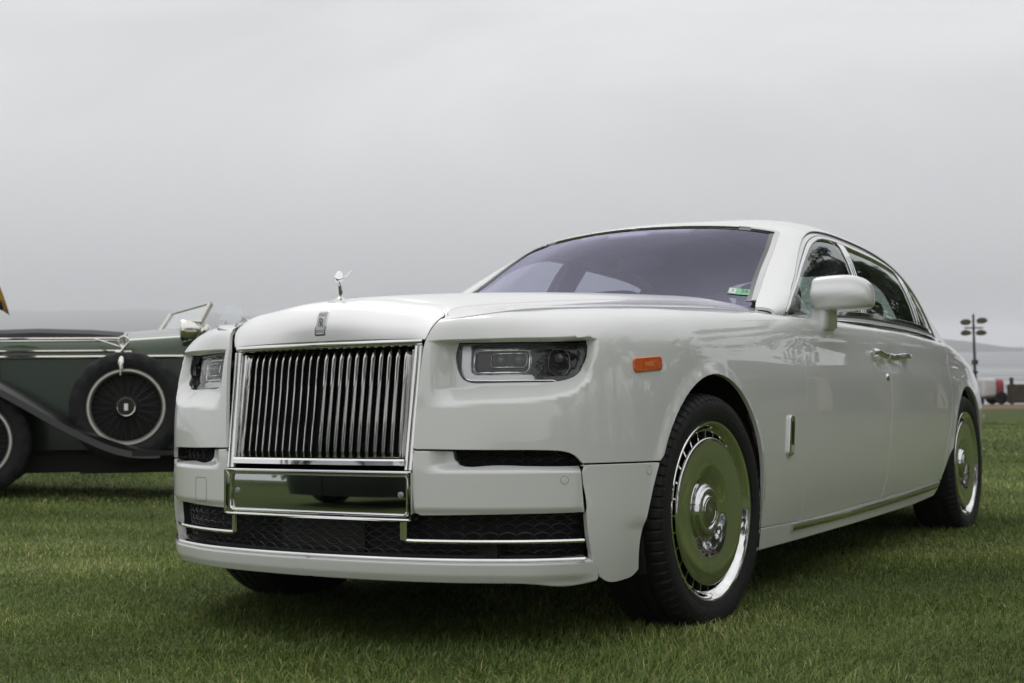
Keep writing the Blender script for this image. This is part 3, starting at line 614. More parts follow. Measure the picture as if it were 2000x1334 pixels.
# registration sticker on the glass
cst=gh.inv([(.698,.923,1.2)])[0]
rr=[(cst[0]+b,cst[1]-a) for a,b in rrect(-.037,.037,-.036,.036,.003,2)]
o=panel('registration_sticker',gh,rr,mat('sticker_green',(.18,.50,.26),.5),car,h=.02,off=-.005,flange=0,gap=0)
v,f=text_mesh('26',.034,.0); q=on(gh,[(cst[0]+.010+y*1.7,cst[1]-.020-x*.8) for x,y,z in v],-.0042); mesh('sticker_print',q,f,GREYFIG,car)
v,f=text_mesh('3',.026,.0); q=on(gh,[(cst[0]+.001+y*1.7,cst[1]+.022-x*.8) for x,y,z in v],-.0038); mesh('sticker_print',q,f,GREYFIG,car)
rr=[(cst[0]+b,cst[1]-a) for a,b in rrect(-.034,-.010,-.028,.028,.002,2)]; panel('sticker_field',gh,rr,mat('sticker_white',(.7,.7,.7),.5),car,h=.02,off=-.0046,flange=0,gap=0)
# ------------------------------------------------------------------ grille
def gy(x,z): return -.901+(z-.55)*.128-.024*(1-(x/.37)**2)
gr=empty('grille',(0,0,0),0,parent=car)
m=MB(); m.box((-.345,-.80,.555),(.345,-.795,.945)); m.build('grille_backing',DARK,gr)
zt,zb_=.924,.588; nv=11; vane_mesh=None
for side in (-1,1):
    for i in range(nv):
        x=side*(.0145+i*.0296); m=MB(); yaw=-side*math.radians(24); 
        prof=[]      # blade section: rounded nose, thin tail; nose towards -y
        for a,b in ((-.0034,.004),(-.0022,.0006),(0,-.0006),(.0022,.0006),(.0034,.004),(.0036,.012),(.0024,.040),(-.0024,.040),(-.0036,.012)):
            prof.append((a*math.cos(yaw)-b*math.sin(yaw),a*math.sin(yaw)+b*math.cos(yaw)))
        zs=[(zb_,1,.004),(zb_+.02,1,0),(.70,1,0),(.80,1,0),(zt-.03,1,0),(zt-.008,.75,.006),(zt,.45,.014)]
        V=[]; n=len(prof)
        for z,s_,back in zs:
            for a,b in prof: V.append((x+a*s_,gy(x,z)+.010+b*s_+back+(1-s_)*.01,z))
        F=[(k*n+j,k*n+(j+1)%n,(k+1)*n+(j+1)%n,(k+1)*n+j) for k in range(len(zs)-1) for j in range(n)]+[tuple(range(n)),tuple((len(zs)-1)*n+j for j in range(n))]
        m.add(V,F); m.build('vane',VANE,gr,True,35)
# frame: top bar, two posts, bottom bar, inner cheeks
m=MB(); xs=np.linspace(-.373,.373,25); m.sweep([(x,gy(x,.938)+.004,.9385) for x in xs],[(-.012,-.006),(-.012,.002),(-.006,.007),(0.0,.0085),(.006,.007),(.012,-.002),(.012,-.006)],(0,-1,.0)); m.build('grille_top_bar',CHROME,gr,True,50)
for s in (-1,1):
    m=MB(); P=[(s*(.3555+.009*(z-.55)/.38),gy(.36,z)+.003,z) for z in np.linspace(.552,.926,9)]
    m.sweep(P,[(-.0165,-.05),(-.0165,.003),(-.012,.0075),(.006,.0095),(.0135,.006),(.0165,-.001),(.0165,-.05)] if s>0 else [(-.0165,-.05),(-.0165,-.001),(-.0135,.006),(-.006,.0095),(.012,.0075),(.0165,.003),(.0165,-.05)],(0,-1,0)); m.build('grille_post',CHROME,gr,True,50)
    m=MB(); V=[];zz=np.linspace(.578,.918,8)
    for z in zz: V+= [(s*.338,gy(.34,z)+.004,z),(s*.326,gy(.34,z)+.022,z),(s*.322,gy(.34,z)+.06,z),(s*.345,gy(.34,z)+.06,z)]
    F=[(k*4+j,k*4+(j+1)%4,k*4+4+(j+1)%4,k*4+4+j) for k in range(7) for j in range(4)]; m.add(V,F+[(0,1,2,3),(28,29,30,31)]); m.build('grille_cheek',CHROME,gr,True,50)
m=MB(); m.sweep([(x,gy(x,.565)+.004,.5675) for x in np.linspace(-.34,.34,25)],[(-.0175,-.06),(-.0175,.004),(-.012,.0085),(.001,.0095),(.016,-.0255),(.0175,-.06)],(0,-1,0)); m.build('grille_bottom_bar',CHROME,gr,True,30)
# polished plate below the grille
pl=empty('number_plate_panel',(0,0,0),0,parent=car)
def py(x,z): return -.9015-.010*(1-(x/.37)**2)-(.547-z)*.014
xs=np.linspace(-.366,.366,31)
def strip(name,z0,z1,x0,x1,off,m_,nz=5,bow=0.):
    mb=MB(); X=np.linspace(x0,x1,31); Z=np.linspace(z0,z1,nz); V=[(x,py(x,z)+off+bow*((z-(z0+z1)/2)/((z1-z0)/2))**2,z) for z in Z for x in X]; F=[(a*31+b,a*31+b+1,a*31+b+32,a*31+b+31) for a in range(nz-1) for b in range(30)]; mb.add(V,F); return mb
strip('plate',.402,.546,-.366,.366,.006,CHROME).build('plate_back',CHROME,pl,True)
# raised frame ring
rr=rrect(-.352,.352,.418,.536,.012,4); mb=MB(); P=[(x,py(x,z)-.001,z) for x,z in resample(rr,.03)]; mb.sweep(P,[(-.0045,-.006),(-.0045,.001),(-.0015,.004),(.002,.004),(.0045,0),(.0045,-.006)],(0,-1,0),closed=True); mb.build('plate_frame',CHROME,pl,True,50)
strip('plate_face',.421,.533,-.349,.349,.0045,CHROME,7,.0008).build('plate_face',mat('polished_plate',(.52,.54,.52),.03,1),pl,True)
mb=MB(); mb.sweep([(x,py(x,.404)+.002,.4035) for x in xs],[(-.004,-.03),(-.004,.004),(0,.006),(.004,.003),(.004,-.03)],(0,-1,0)); mb.build('plate_lower_edge',CHROME,pl,True,40)
mb=MB(); mb.sweep([(x,py(x,.546)+.002,.5465) for x in xs],[(-.003,-.03),(-.003,.005),(0,.0065),(.003,.004),(.003,-.03)],(0,-1,0)); mb.build('plate_upper_edge',CHROME,pl,True,40)
for s in (-1,1):
    mb=MB(); mb.box((s*.368-.004,-.915,.405),(s*.368+.004,-.80,.545)); mb.build('plate_side',CHROME,pl)
    mb=MB(); x=s*.325; mb.lathe([(0,-.004),(.0055,-.004),(.006,-.002),(.0095,-.001),(.010,.003)],24,'y',(x,py(x,.478)+.003,.478)); mb.build('parking_sensor',mat('sensor_silver',(.42,.42,.43),.3,.5),pl,True,30)
# ------------------------------------------------------------------ badge and ornament
bd=empty('badge',(0,0,0),0,parent=car)
uvb=lambda x,z: shell.inv([(x,-.87,z)])[0]
c0=shell.inv([(0,-.868,1.009)])[0]; bw,bh=.0215,.036
o=panel('badge_plate',shell,[(c0[0]+a,c0[1]+b) for a,b in rrect(-bw,bw,-bh,bh,.006,4)],CHROME,bd,h=.008,off=.0016,flange=.003,gap=0)
o=panel('badge_field',shell,[(c0[0]+a,c0[1]+b) for a,b in rrect(-bw*.82,bw*.82,-bh*.91,bh*.91,.004,4)],BADGEW,bd,h=.008,off=.0024,flange=0,gap=0)
def put_text(txt,size,du,dv,m_,name,off=.0030,sx=1.,surf=shell,c=None,parent=None,bold=0,rot=0):
    c=c0 if c is None else c; v,f=text_mesh(txt,size,.0,bold=bold); P=[]
    uv=np.array([(c[0]+du+x*sx,c[1]+dv+y) for x,y,z in v]); q=on(surf,uv,off); return mesh(name,q,f,m_,parent or bd)
put_text('ROLLS',.0125,0,.0235,BADGED,'badge_lettering',sx=.80); put_text('ROYCE',.0125,0,-.0245,BADGED,'badge_lettering',sx=.80)
put_text('R',.034,-.0035,.0012,BADGED,'badge_monogram',sx=.8); put_text('R',.034,.0035,-.0022,BADGED,'badge_monogram',off=.0034,sx=.8)
orn=empty('hood_ornament',(0,0,0),0,parent=car)
m=MB(); bz=1.0825; 
m.lathe([(0,.016),(.008,.016),(.012,.012),(.016,.010),(.030,.006),(.040,.002),(.043,-.010)],40,'z',(0,-.775,bz)); m.build('ornament_base',CHROME,orn,True,40)
def skin(name,pts,edges,rad,m_,parent,sub=2,root=0):
    me=bpy.data.meshes.new(name); me.from_pydata(pts,edges,[]); o=bpy.data.objects.new(name,me); COL.objects.link(o); o.parent=parent
    md=o.modifiers.new('skin','SKIN'); md.use_smooth_shade=True
    for i,r in enumerate(rad): me.skin_vertices[0].data[i].radius=r if isinstance(r,tuple) else (r,r)
    me.skin_vertices[0].data[root].use_root=True
    s=o.modifiers.new('sub','SUBSURF'); s.levels=sub; s.render_levels=sub; me.materials.append(m_)
    dg=bpy.context.evaluated_depsgraph_get(); n=bpy.data.meshes.new_from_object(o.evaluated_get(dg)); o.modifiers.clear(); o.data=n
    n.polygons.foreach_set('use_smooth',[True]*len(n.polygons))
    if not n.materials: n.materials.append(m_)
    return o
oz=bz+.016; S=lambda x,y,z:(x,-.775+y,oz+z)
# leaning figure: feet, gown, waist, bust, neck, head forward; arms swept back
skin('ornament_figure',[S(0,.004,0),S(0,.002,.018),S(0,-.002,.034),S(0,-.009,.046),S(0,-.019,.054),S(0,-.0265,.058),S(0,-.0335,.0605),S(.010,-.012,.0565),S(.018,.004,.060),S(-.010,-.012,.0565),S(-.018,.004,.060)],[(0,1),(1,2),(2,3),(3,4),(4,5),(5,6),(4,7),(7,8),(4,9),(9,10)],[.0052,.0070,.0050,.0062,.0060,.0030,.0052,.0034,.0022,.0034,.0022],CHROME,orn)
for s in (-1,1):    # the drapery that spreads behind the raised arms
    m=MB(); n=12; kk=9; V=[]
    for i in range(n):
        t=i/(n-1); w=.0120*math.sin(math.pi*(.12+.80*t))**.8
        c=np.array((s*(.005+.019*t),-.010+.040*t,.048+.038*t)); e=np.array((-s*.70,.56,-.45)); e/=np.linalg.norm(e); nn=np.array((s*.3,-.3,.5))
        for j in range(kk):
            q=-1+2*j/(kk-1); v=c+e*w*q+nn*.0035*(1-q*q); V.append(S(*v))
    F=[(i*kk+j,i*kk+j+1,(i+1)*kk+j+1,(i+1)*kk+j) for i in range(n-1) for j in range(kk-1)]; V2=[(a-s*.0012,b+.0022,c) for a,b,c in V]; k=len(V)
    rim=[(j,j+1,j+1+k,j+k) for j in range(kk-1)]+[((n-1)*kk+j,(n-1)*kk+j+1,(n-1)*kk+j+1+k,(n-1)*kk+j+k) for j in range(kk-1)]+[(i*kk,(i+1)*kk,(i+1)*kk+k,i*kk+k) for i in range(n-1)]+[(i*kk+kk-1,(i+1)*kk+kk-1,(i+1)*kk+kk-1+k,i*kk+kk-1+k) for i in range(n-1)]
    m.add(V+V2,F+[tuple(q+k for q in f[::-1]) for f in F]+rim); m.build('ornament_wing',CHROME,orn,True,60)
# ------------------------------------------------------------------ headlamps
for s in (1,-1):
    hl=empty('headlight',(0,0,0),0,parent=car); parts=[]
    parts.append(panel('lens',lamp_s,lamp_uv,LENSG,hl,h=.02,hmin=.009,off=-.013,flange=0,gap=.003))
    parts.append(panel('lamp_seal',lamp_s,offset_poly(resample(lamp_uv,.01),-.001),BLACKG,hl,holes=[offset_poly(resample(lamp_uv,.01),.0055)],h=.01,off=-.0095,flange=.02,gap=0))
    Uz=lambda u,z: (u, float(np.interp(z,Zs,Vs)))
    Vs=np.linspace(.55,.75,40); Zs=wall.base(np.full(40,.7),Vs)[:,2]
    r=[Uz(a,b) for a,b in rrect(.478,.925,.802,.938,.01,2)]
    parts.append(panel('lamp_housing',lamp_s,r,LAMPIN,hl,h=.03,off=-.062,flange=0,gap=0))
    def frame(u0,u1,z0,z1,rad,off,w,nm,mm,nside=6):
        q=resample([Uz(a,b) for a,b in rrect(u0,u1,z0,z1,rad,5)],.008); P=on(lamp_s,q,off); mb=MB(); mb.tube(P,w,nside,closed=True); return mb.build(nm,mm,hl,True,60)
    parts.append(frame(.541,.727,.845,.915,.018,-.024,.0034,'running_light',CHROME)); parts.append(frame(.536,.732,.840,.920,.02,-.030,.0026,'running_light_rim',CHROME))
    parts.append(frame(.596,.718,.862,.905,.012,-.028,.0022,'projector_frame',CHROME))
    q=[Uz(a,b) for a,b in rrect(.548,.72,.852,.908,.014,4)]; parts.append(panel('lamp_bezel',lamp_s,q,LAMPIN,hl,h=.02,off=-.035,flange=.02,gap=0))
    for uu in (.627,.688):
        c=on(lamp_s,[Uz(uu,.884)],-.030)[0]; mb=MB(); mb.lathe([(0,-.010),(.008,-.009),(.015,-.004),(.018,.004),(.019,.010)],24,'y',tuple(c)); parts.append(mb.build('projector_lens',mat('projector_glass',(.10,.10,.11),.08,0,1),hl,True,50))
    parts.append(frame(.790,.866,.836,.920,.034,-.026,.0013,'main_beam_ring',SATIN)); 
    c=on(lamp_s,[Uz(.826,.888)],-.030)[0]; mb=MB(); mb.lathe([(0,-.004),(.010,-.003),(.014,-.001),(.015,.006)],24,'y',tuple(c)); parts.append(mb.build('main_beam_lens',MATS['projector_glass'],hl,True,50))
    q=resample([Uz(a,b) for a,b in [(.515,.826),(.53,.8215),(.60,.820),(.70,.820),(.78,.820),(.835,.823)]],.01,False); mb=MB(); mb.tube(on(lamp_s,q,-.020),.0024,6); parts.append(mb.build('lamp_trim',CHROME,hl,True))
    # light grey bezel at the inner end and along the lower edge
    q=[Uz(a,b) for a,b in [(.500,.932),(.500,.86),(.506,.838),(.520,.822),(.545,.818),(.735,.818),(.745,.828),(.735,.836),(.545,.836),(.530,.846),(.527,.87),(.527,.932)]]
    parts.append(panel('lamp_bezel',lamp_s,q,LAMPGREY,hl,h=.012,off=-.024,flange=.02,gap=0,roll=.004))
    if s<0:
        for p in parts:
            me=p.data; mirrored(p,hl); bpy.data.objects.remove(p)
# ------------------------------------------------------------------ air slots, lower mesh, bright bars
def lens_cell(c,w,h):
    return [(c[0]+w*math.cos(t),c[1]+h*math.copysign(abs(math.sin(t))**1.25,math.sin(t))) for t in np.linspace(0,2*math.pi,14,endpoint=False)]
def mesh_insert(u0,u1,z0,z1,off,name,parent,mirror=True):
    Vs=np.linspace(.0,.6,60); 
    def UZ(u,z): 
        return (u,float(np.interp(z,wall.base(np.full(60,u),Vs)[:,2],Vs)))
    mb=MB(); cw,chh=.0272,.0105; z=z0+chh
    while z<z1+.004:
        u=u0
        while u<u1+.01:
            q=[UZ(a,b) for a,b in lens_cell((u,z),cw*.95,chh)]; P=base_on(q,off); mb.tube(P,.0018,4,closed=True)
            if z+.0265<z1: mb.tube(base_on([UZ(u,z+chh),UZ(u,z+.0265-chh)],off),.0014,4)
            u+=2*cw
        z+=.0265
    return mb
def base_on(uv,off):
    uv=np.asarray(uv,float); h=2e-3; P=wall.base(uv[:,0],uv[:,1]); t=wall.base(uv[:,0]+h,uv[:,1])-wall.base(uv[:,0]-h,uv[:,1]); n=np.stack([t[:,1],-t[:,0],0*t[:,0]],1); n/=np.linalg.norm(n,axis=1,keepdims=True); return P+n*off
def back_sheet(name,u0,u1,z0,z1,off,mm,n=40,both_=True,par=None):
    Vs=np.linspace(.0,.6,60); X=np.linspace(u0,u1,n); V=[]
    for zz in (z0,z1):
        for u in X: V.append(base_on([(u,float(np.interp(zz,wall.base(np.full(60,u),Vs)[:,2],Vs)))],off)[0])
    F=[(i,i+1,n+i+1,n+i) for i in range(n-1)]; mb=MB(); mb.add(V,F); return mb.build(name,mm,par or car,True)
both(back_sheet('slot_backing',.43,.93,.545,.63,-.060,DARK)); both(mesh_insert(.45,.90,.565,.615,-.045,'s',car).build('slot_mesh',MESHM,car,True))
lower=empty('lower_intake',(0,0,0),0,parent=car)
both(back_sheet('intake_backing',0,.93,.24,.44,-.085,DARK,par=lower))
both(mesh_insert(0,.91,.292,.43,-.055,'s',lower).build('intake_mesh',MESHM,lower,True))
both(back_sheet('intake_shelf',0,.90,.268,.300,-.045,BLACK,par=lower))
m=MB(); m.box((-.165,-.868,.300),(.165,-.860,.40)); m.build('radar_cover',mat('radar_cover',(.02,.02,.02),.35),lower)
# bumper lip: bright line along its upper edge
Vs=np.linspace(0,.6,60); UZ=lambda u,z:(u,float(np.interp(z,wall.base(np.full(60,u),Vs)[:,2],Vs)))
for s in (1,):
    q=[UZ(u,.290) for u in np.linspace(0,.885,50)]; P=base_on(q,.001); P=np.vstack([(P*[-1,1,1])[::-1][:-1],P]); mb=MB(); mb.sweep(P,[(-.0045,-.02),(-.0045,.003),(0,.0055),(.0045,.002),(.0045,-.02)],np.vstack([(base_on(q,1.)-base_on(q,0.))[::-1][:-1]*[-1,1,1],base_on(q,1.)-base_on(q,0.)])); mb.build('lip_strip',CHROME,car,True,40)
    # top face of the lip running back under the mesh
    mb=MB(); A=base_on(q,.008); B=base_on(q,-.06); A[:,2]=.282; B[:,2]=.2855; n=len(A); A2=(A*[-1,1,1])[::-1][:-1]; B2=(B*[-1,1,1])[::-1][:-1]; A=np.vstack([A2,A]); B=np.vstack([B2,B]); n=len(A); mb.add(np.vstack([A,B]),[(i,i+1,n+i+1,n+i) for i in range(n-1)]); mb.build('lip_top',PAINT,car,True)
q=[UZ(u,z) for u,z in [(.338,.398),(.338,.375),(.338,.353),(.341,.346),(.348,.343)]+[(u,.3425-.0*u) for u in np.linspace(.37,.885,28)]]
P=base_on(q,-.012); up=base_on(q,1.)-base_on(q,0.); mb=MB(); mb.sweep(P,[(-.0055,-.03),(-.0055,.002),(0,.0045),(.0055,.002),(.0055,-.03)],up); both(mb.build('intake_bar',CHROME,car,True,40))
m=MB(); P=[(.3375,-.9,z) for z in (.346,.40)]; q=[UZ(.337,z) for z in (.345,.36,.38,.3985)]; m.sweep(base_on(q,-.010),[(-.011,-.03),(-.011,.001),(-.007,.003),(.007,.003),(.011,.001),(.011,-.03)],base_on(q,1.)-base_on(q,0.)); both(m.build('intake_bar_upright',CHROME,car,True,40))
# sensors, towing cover, side marker, fender emblem, lock
for q0,r in (((.788,-.723,.522),.0105),((.934,-.453,.540),.0115)):
    c=wall.inv([q0])[0]; o=panel('bumper_sensor',bump_s,[(c[0]+r*math.cos(t),c[1]+r*math.sin(t)) for t in np.linspace(0,2*math.pi,28,endpoint=False)],PAINT,car,h=.008,off=.0012,flange=.002,gap=0,roll=.0008); both(o)
    o=panel('sensor_ring',bump_s,[(c[0]+(r+.0016)*math.cos(t),c[1]+(r+.0016)*math.sin(t)) for t in np.linspace(0,2*math.pi,28,endpoint=False)],BLACK,car,h=.008,off=.0006,flange=0,gap=0); both(o)
c=wall.inv([(.52,-.866,.475)])[0]; rr=np.array([(c[0]+a,c[1]+b) for a,b in rrect(-.038,.038,-.04,.04,.012,4)]); o=panel('towing_cover_joint',bump_s,rr,GREYFIG,car,holes=[offset_poly(rr,.0014)],h=.02,off=.0006,flange=0,gap=0); mirrored(o); bpy.data.objects.remove(o)
c=wall.inv([(.925,-.43,.866)])[0]; rr=[(c[0]+a+.10*b*0,c[1]+b+a*.06) for a,b in rrect(-.071,.071,-.0165,.0165,.010,4)]
sm=panel('side_marker',wall,rr,ORANGE,car,h=.012,off=.006,flange=.008,gap=0,roll=.004); sm['label']='amber side marker lamp'; both(sm)
rr=[(c[0]+a,c[1]+b+a*.06) for a,b in rrect(-.022,.022,-.007,.007,.004,3)]; both(panel('marker_centre',wall,rr,mat('amber_bright',(.85,.22,.05),.2,0,1),car,h=.012,off=.0068,flange=0,gap=0))
em=[]
c=wall.inv([(.983,.686,.619)])[0]; rr=[(c[0]+a+b*.09,c[1]+b) for a,b in rrect(-.020,.020,-.069,.069,.010,4)]
both(panel('fender_emblem',wall,rr,CHROME,car,h=.012,off=.012,flange=.014,gap=0,roll=.005))
rr=[(c[0]+a+b*.09,c[1]+b) for a,b in rrect(-.013,.013,-.030,.052,.008,4)]; both(panel('emblem_field',wall,rr,mat('emblem_dark',(.05,.05,.05),.25,.8),car,h=.012,off=.0126,flange=0,gap=0))
rr=[(c[0]+a+b*.09,c[1]+b) for a,b in rrect(-.014,.014,-.058,-.034,.004,3)]; both(panel('emblem_plate',wall,rr,BADGEW,car,h=.012,off=.0128,flange=0,gap=0))
c=wall.inv([(.996,2.0,.856)])[0]; mb=MB(); P=on(wall,[c],.0)[0]; mb.lathe([(0,.008),(.012,.007),(.0165,.003),(.018,-.004)],28,'x',tuple(P)); both(mb.build('door_lock',CHROME,car,True,40))
# door handles: two bars end to end over a shallow dish
for (o1,o2),y0,y1 in ((doors[0],1.80,2.03),(doors[1],2.085,2.39)):
    p=wall.inv([(.98,y,.967-.008*(y-1.8)/.6) for y in np.linspace(y0,y1,14)]); P=on(wall,p,.026); mb=MB(); nn=wall.normal(p[:,0],p[:,1])
    P[0]-=nn[0]*.012; P[-1]-=nn[-1]*.010
    mb.sweep(P,[(-.013,-.008),(-.014,.0),(-.008,.008),(.004,.010),(.013,.004),(.013,-.006),(.006,-.011)],nn)
    for k in (2,11): mb.tube([P[k]-nn[k]*.004,P[k]-nn[k]*.045],.010,8)
    h=mb.build('door_handle',CHROME,car,True,50); h2=mirrored(h); h.parent=o1; h2.parent=o2
# sticker on the screen
stk=gh.inv([(.70,1.08,1.19)])[0]
# ------------------------------------------------------------------ wing mirrors
def mirror_head():
    mb=MB(); n=44; secs=[]
    # sections along the housing (inboard -> outboard), each a rounded shape in the y-z plane
    prof=[(.912,.050,0,.055,1.186),(.916,.062,0,.066,1.186),(.930,.067,0,.072,1.186),(.98,.069,0,.078,1.186),(1.04,.070,0,.080,1.186),(1.085,.068,0,.078,1.184),(1.115,.061,0,.072,1.180),(1.138,.050,0,.060,1.172),(1.152,.034,0,.042,1.163),(1.157,.012,0,.016,1.156)]
    V=[]
    for x,hz,hz2,hy,zc in prof:
        for k in range(n):
            t=2*math.pi*k/n; c,s_=math.cos(t),math.sin(t); f=lambda a: math.copysign(abs(a)**.42,a)
            y=hy*f(c); z=zc+.004+1.10*(hz if s_>0 else hz*.92)*f(s_)
            if c<0: y*=1.15+.10*max(0,s_); 
            # feature line along the front face
            V.append((x,1.235+y-.016*math.exp(-((z-zc+.002)/.020)**2)*(c<-.3)+.022*max(0,(z-zc)/.07)*(c<0)-.03*(x-1.0),z))
    m=len(prof); F=[(i*n+k,i*n+(k+1)%n,(i+1)*n+(k+1)%n,(i+1)*n+k) for i in range(m-1) for k in range(n)]+[tuple(range(n)),tuple((m-1)*n+k for k in range(n))]
    mb.add(V,F); return mb
for s in (1,-1):
    wm=empty('wing_mirror',(0,0,0),0,parent=car); ps=[]
    ps.append(mirror_head().build('mirror_housing',PAINT,wm,True,70))
    b=ps[-1]; sb=b.modifiers.new('s','SUBSURF'); sb.levels=1; sb.render_levels=1
    dg=bpy.context.evaluated_depsgraph_get(); b.data=bpy.data.meshes.new_from_object(b.evaluated_get(dg)); b.modifiers.clear()
    mb=MB(); V=[]; n=20
    for x0,x1,y0,y1,z in ((.885,.955,1.175,1.33,1.030),(.890,.980,1.176,1.330,1.055),(.908,.984,1.184,1.32,1.14)):
        for a,c in rrect(x0,x1,y0,y1,.022,4): V.append((a,c,z))
    n=len(V)//3; mb.add(V,[(i*n+k,i*n+(k+1)%n,(i+1)*n+(k+1)%n,(i+1)*n+k) for i in range(2) for k in range(n)]+[tuple(2*n+k for k in range(n))]); ps.append(mb.build('mirror_foot',PAINT,wm,True,60))
    mb=MB(); mb.box((.94,1.307,1.135),(1.11,1.313,1.24)); ps.append(mb.build('mirror_glass',CHROME,wm))
    mb=MB(); mb.lathe([(0,-.004),(.007,-.003),(.008,.004)],16,'x',(1.1475,1.225,1.152)); ps.append(mb.build('mirror_camera',BLACKG,wm,True))
    if s<0:
        for p in ps: mirrored(p,wm); bpy.data.objects.remove(p)
# ------------------------------------------------------------------ wheels
DISCM=mat('polished_disc',(.66,.66,.66),.045,1,bump=(7,.02,.01))
def wheel(x,y,steer,side,z=.385):
    wr=empty('wheel',(x,y,z),0,parent=car); wr.rotation_euler=(0,0,steer+(math.pi if side<0 else 0))
    NS=420
    def fn(i,k,r,a):
        if 5<=i<=8 and k%6==0: r-=.0045
        if i in (6,7) and k%6==0: r-=.002
        return r
    pr=[(.290,-.012),(.2975,.001),(.306,.0055),(.325,.0125),(.348,.0145),(.366,.0115),(.378,.0035),(.386,-.008),(.391,-.024),(.3935,-.040),(.3935,-.052),(.386,-.053),(.386,-.061),(.394,-.062),(.394,-.098),(.386,-.099),(.386,-.107),(.394,-.108),(.394,-.145),(.386,-.146),(.386,-.154),(.394,-.155),(.3935,-.19),(.388,-.215),(.372,-.232),(.33,-.24),(.29,-.23)]
    m=MB(); m.lathe(pr,NS,fn=fn); t=m.build('tyre',RUBBER,wr,True,28)
    # sidewall beading and lettering
    m=MB(); m.tube([(.0120,.3725*math.cos(t_),.3725*math.sin(t_)) for t_ in np.linspace(0,2*math.pi,120,endpoint=False)],.0012,5,closed=True); m.tube([(.0075,.309*math.cos(t_),.309*math.sin(t_)) for t_ in np.linspace(0,2*math.pi,120,endpoint=False)],.0014,5,closed=True); m.build('sidewall_bead',RUBBER,wr,True)
    for txt,ang,rad,sz in (('Continental',118,.340,.036),('Continental',298,.340,.036),('255/45 R 22',232,.336,.020),('255/45 R 22',52,.336,.020)):
        v,f=text_mesh(txt,sz,.0008); P=[]
        for a,b,c in v:
            # read from outside (+x): text runs clockwise seen from outside
            th=math.radians(ang)+a/rad*1.0; r=rad+b; P.append((.0149+c-abs(r-.345)*.10,-r*math.cos(th)*-1 if False else r*math.cos(math.pi-th),r*math.sin(math.pi-th)))
        mesh('tyre_lettering',P,f,LETTER,wr)
    m=MB(); m.lathe([(.285,-.20),(.285,-.02),(.2985,-.004),(.3000,.0015),(.2970,.0055),(.2920,.0050),(.2860,.0005),(.2800,-.007),(.2740,-.0155),(.2690,-.0205),(.2660,-.0215),(.2655,-.06)],128); m.build('rim',CHROME,wr,True,35)
    m=MB(); m.lathe([(.27,-.055),(.0,-.055)],64); m.lathe([(.27,-.055),(.27,-.2)],64); m.build('rim_well',DARK,wr)
    cv=wr
    for k in range(28):
        t_=2*math.pi*k/28; m=MB(); R_=Matrix.Rotation(t_,3,'X'); m.box((-.044,.238,-.0030),(-.0185,.268,.0030)); m.v=[tuple(R_@Vector(p)) for p in m.v]; m.build('cover_rib',CHROME,cv)
    m=MB(); m.lathe([(.243,-.045),(.2455,-.012),(.2460,-.006),(.2445,-.0025),(.2410,-.0010),(.2300,-.0015),(.2050,-.0035),(.1750,-.0060),(.1500,-.0085),(.1330,-.0115),(.1180,-.0170),(.1050,-.0225),(.0940,-.0255),(.0870,-.0255),(.0830,-.0215),(.0805,-.0150),(.0790,-.0095),(.0760,-.0062),(.0700,-.0052),(.0620,-.0058),(.0560,-.0085),(.0535,-.0110),(.0515,-.0100),(.0500,-.0070),(.0480,-.0052),(.0465,-.0054)],144); m.build('cover_disc',DISCM,cv,True,50)
    m=MB(); m.lathe([(.0465,-.0060),(.03,-.0054),(.0,-.0050)],48); m.build('centre_cap',mat('cap_metal',(.34,.35,.35),.10,1) if 'cap_metal' not in MATS else MATS['cap_metal'],cv,True)
    for dy,dz in ((-.0055,.003),(.0055,-.004)):
        v,f=text_mesh('R',.046,.0004); mesh('cap_monogram',[(-.0048+c,a*.72+dy,b+dz) for a,b,c in v],f,SATIN,cv)
    m=MB(); m.tube([(-.0052,.0405*math.cos(t_),.0405*math.sin(t_)) for t_ in np.linspace(0,2*math.pi,60,endpoint=False)],.0010,6,closed=True); m.build('cap_ring',CHROME,cv,True)
    return wr
XW=.948; ST=math.radians(-3.3)
wheel(XW,0,ST,1); wheel(XW,3.772,0,1); wheel(-XW,0,ST,-1); wheel(-XW,3.772,0,-1)
# ------------------------------------------------------------------ lawn, path, sea, hills
VF=np.array((-.5155,.8569)); VR_=np.array((.8569,.5155)); C2=np.array(CAM_POS[:2])
def terrain(x,y):
    p=np.stack([np.asarray(x,float)-C2[0],np.asarray(y,float)-C2[1]],-1); d=p@VF; l=p@VR_
    t=d-8; z=.014+.0125*np.where(t>3,t,np.where(t<-3,0,(t+3)**2/12)); return z+.07*sstep(2.0,4.2,-l)*sstep(6.5,9,d)*(1-sstep(20,30,d))
def dl(d,l): return C2+np.outer(np.atleast_1d(d),VF)+np.outer(np.atleast_1d(l),VR_)
def sheet(name,ds,ls,m_,zf,kind='structure'):
    D,Ls=np.meshgrid(ds,ls,indexing='ij'); P=C2+D.reshape(-1,1)*VF+Ls.reshape(-1,1)*VR_; z=zf(P[:,0],P[:,1],D.ravel()); nl=len(ls)
    F=[(i*nl+j,i*nl+j+1,(i+1)*nl+j+1,(i+1)*nl+j) for i in range(len(ds)-1) for j in range(nl-1)]
    o=mesh(name,np.column_stack([P,z]),[f[::-1] for f in F],m_,smooth=True); o['kind']=kind; return o
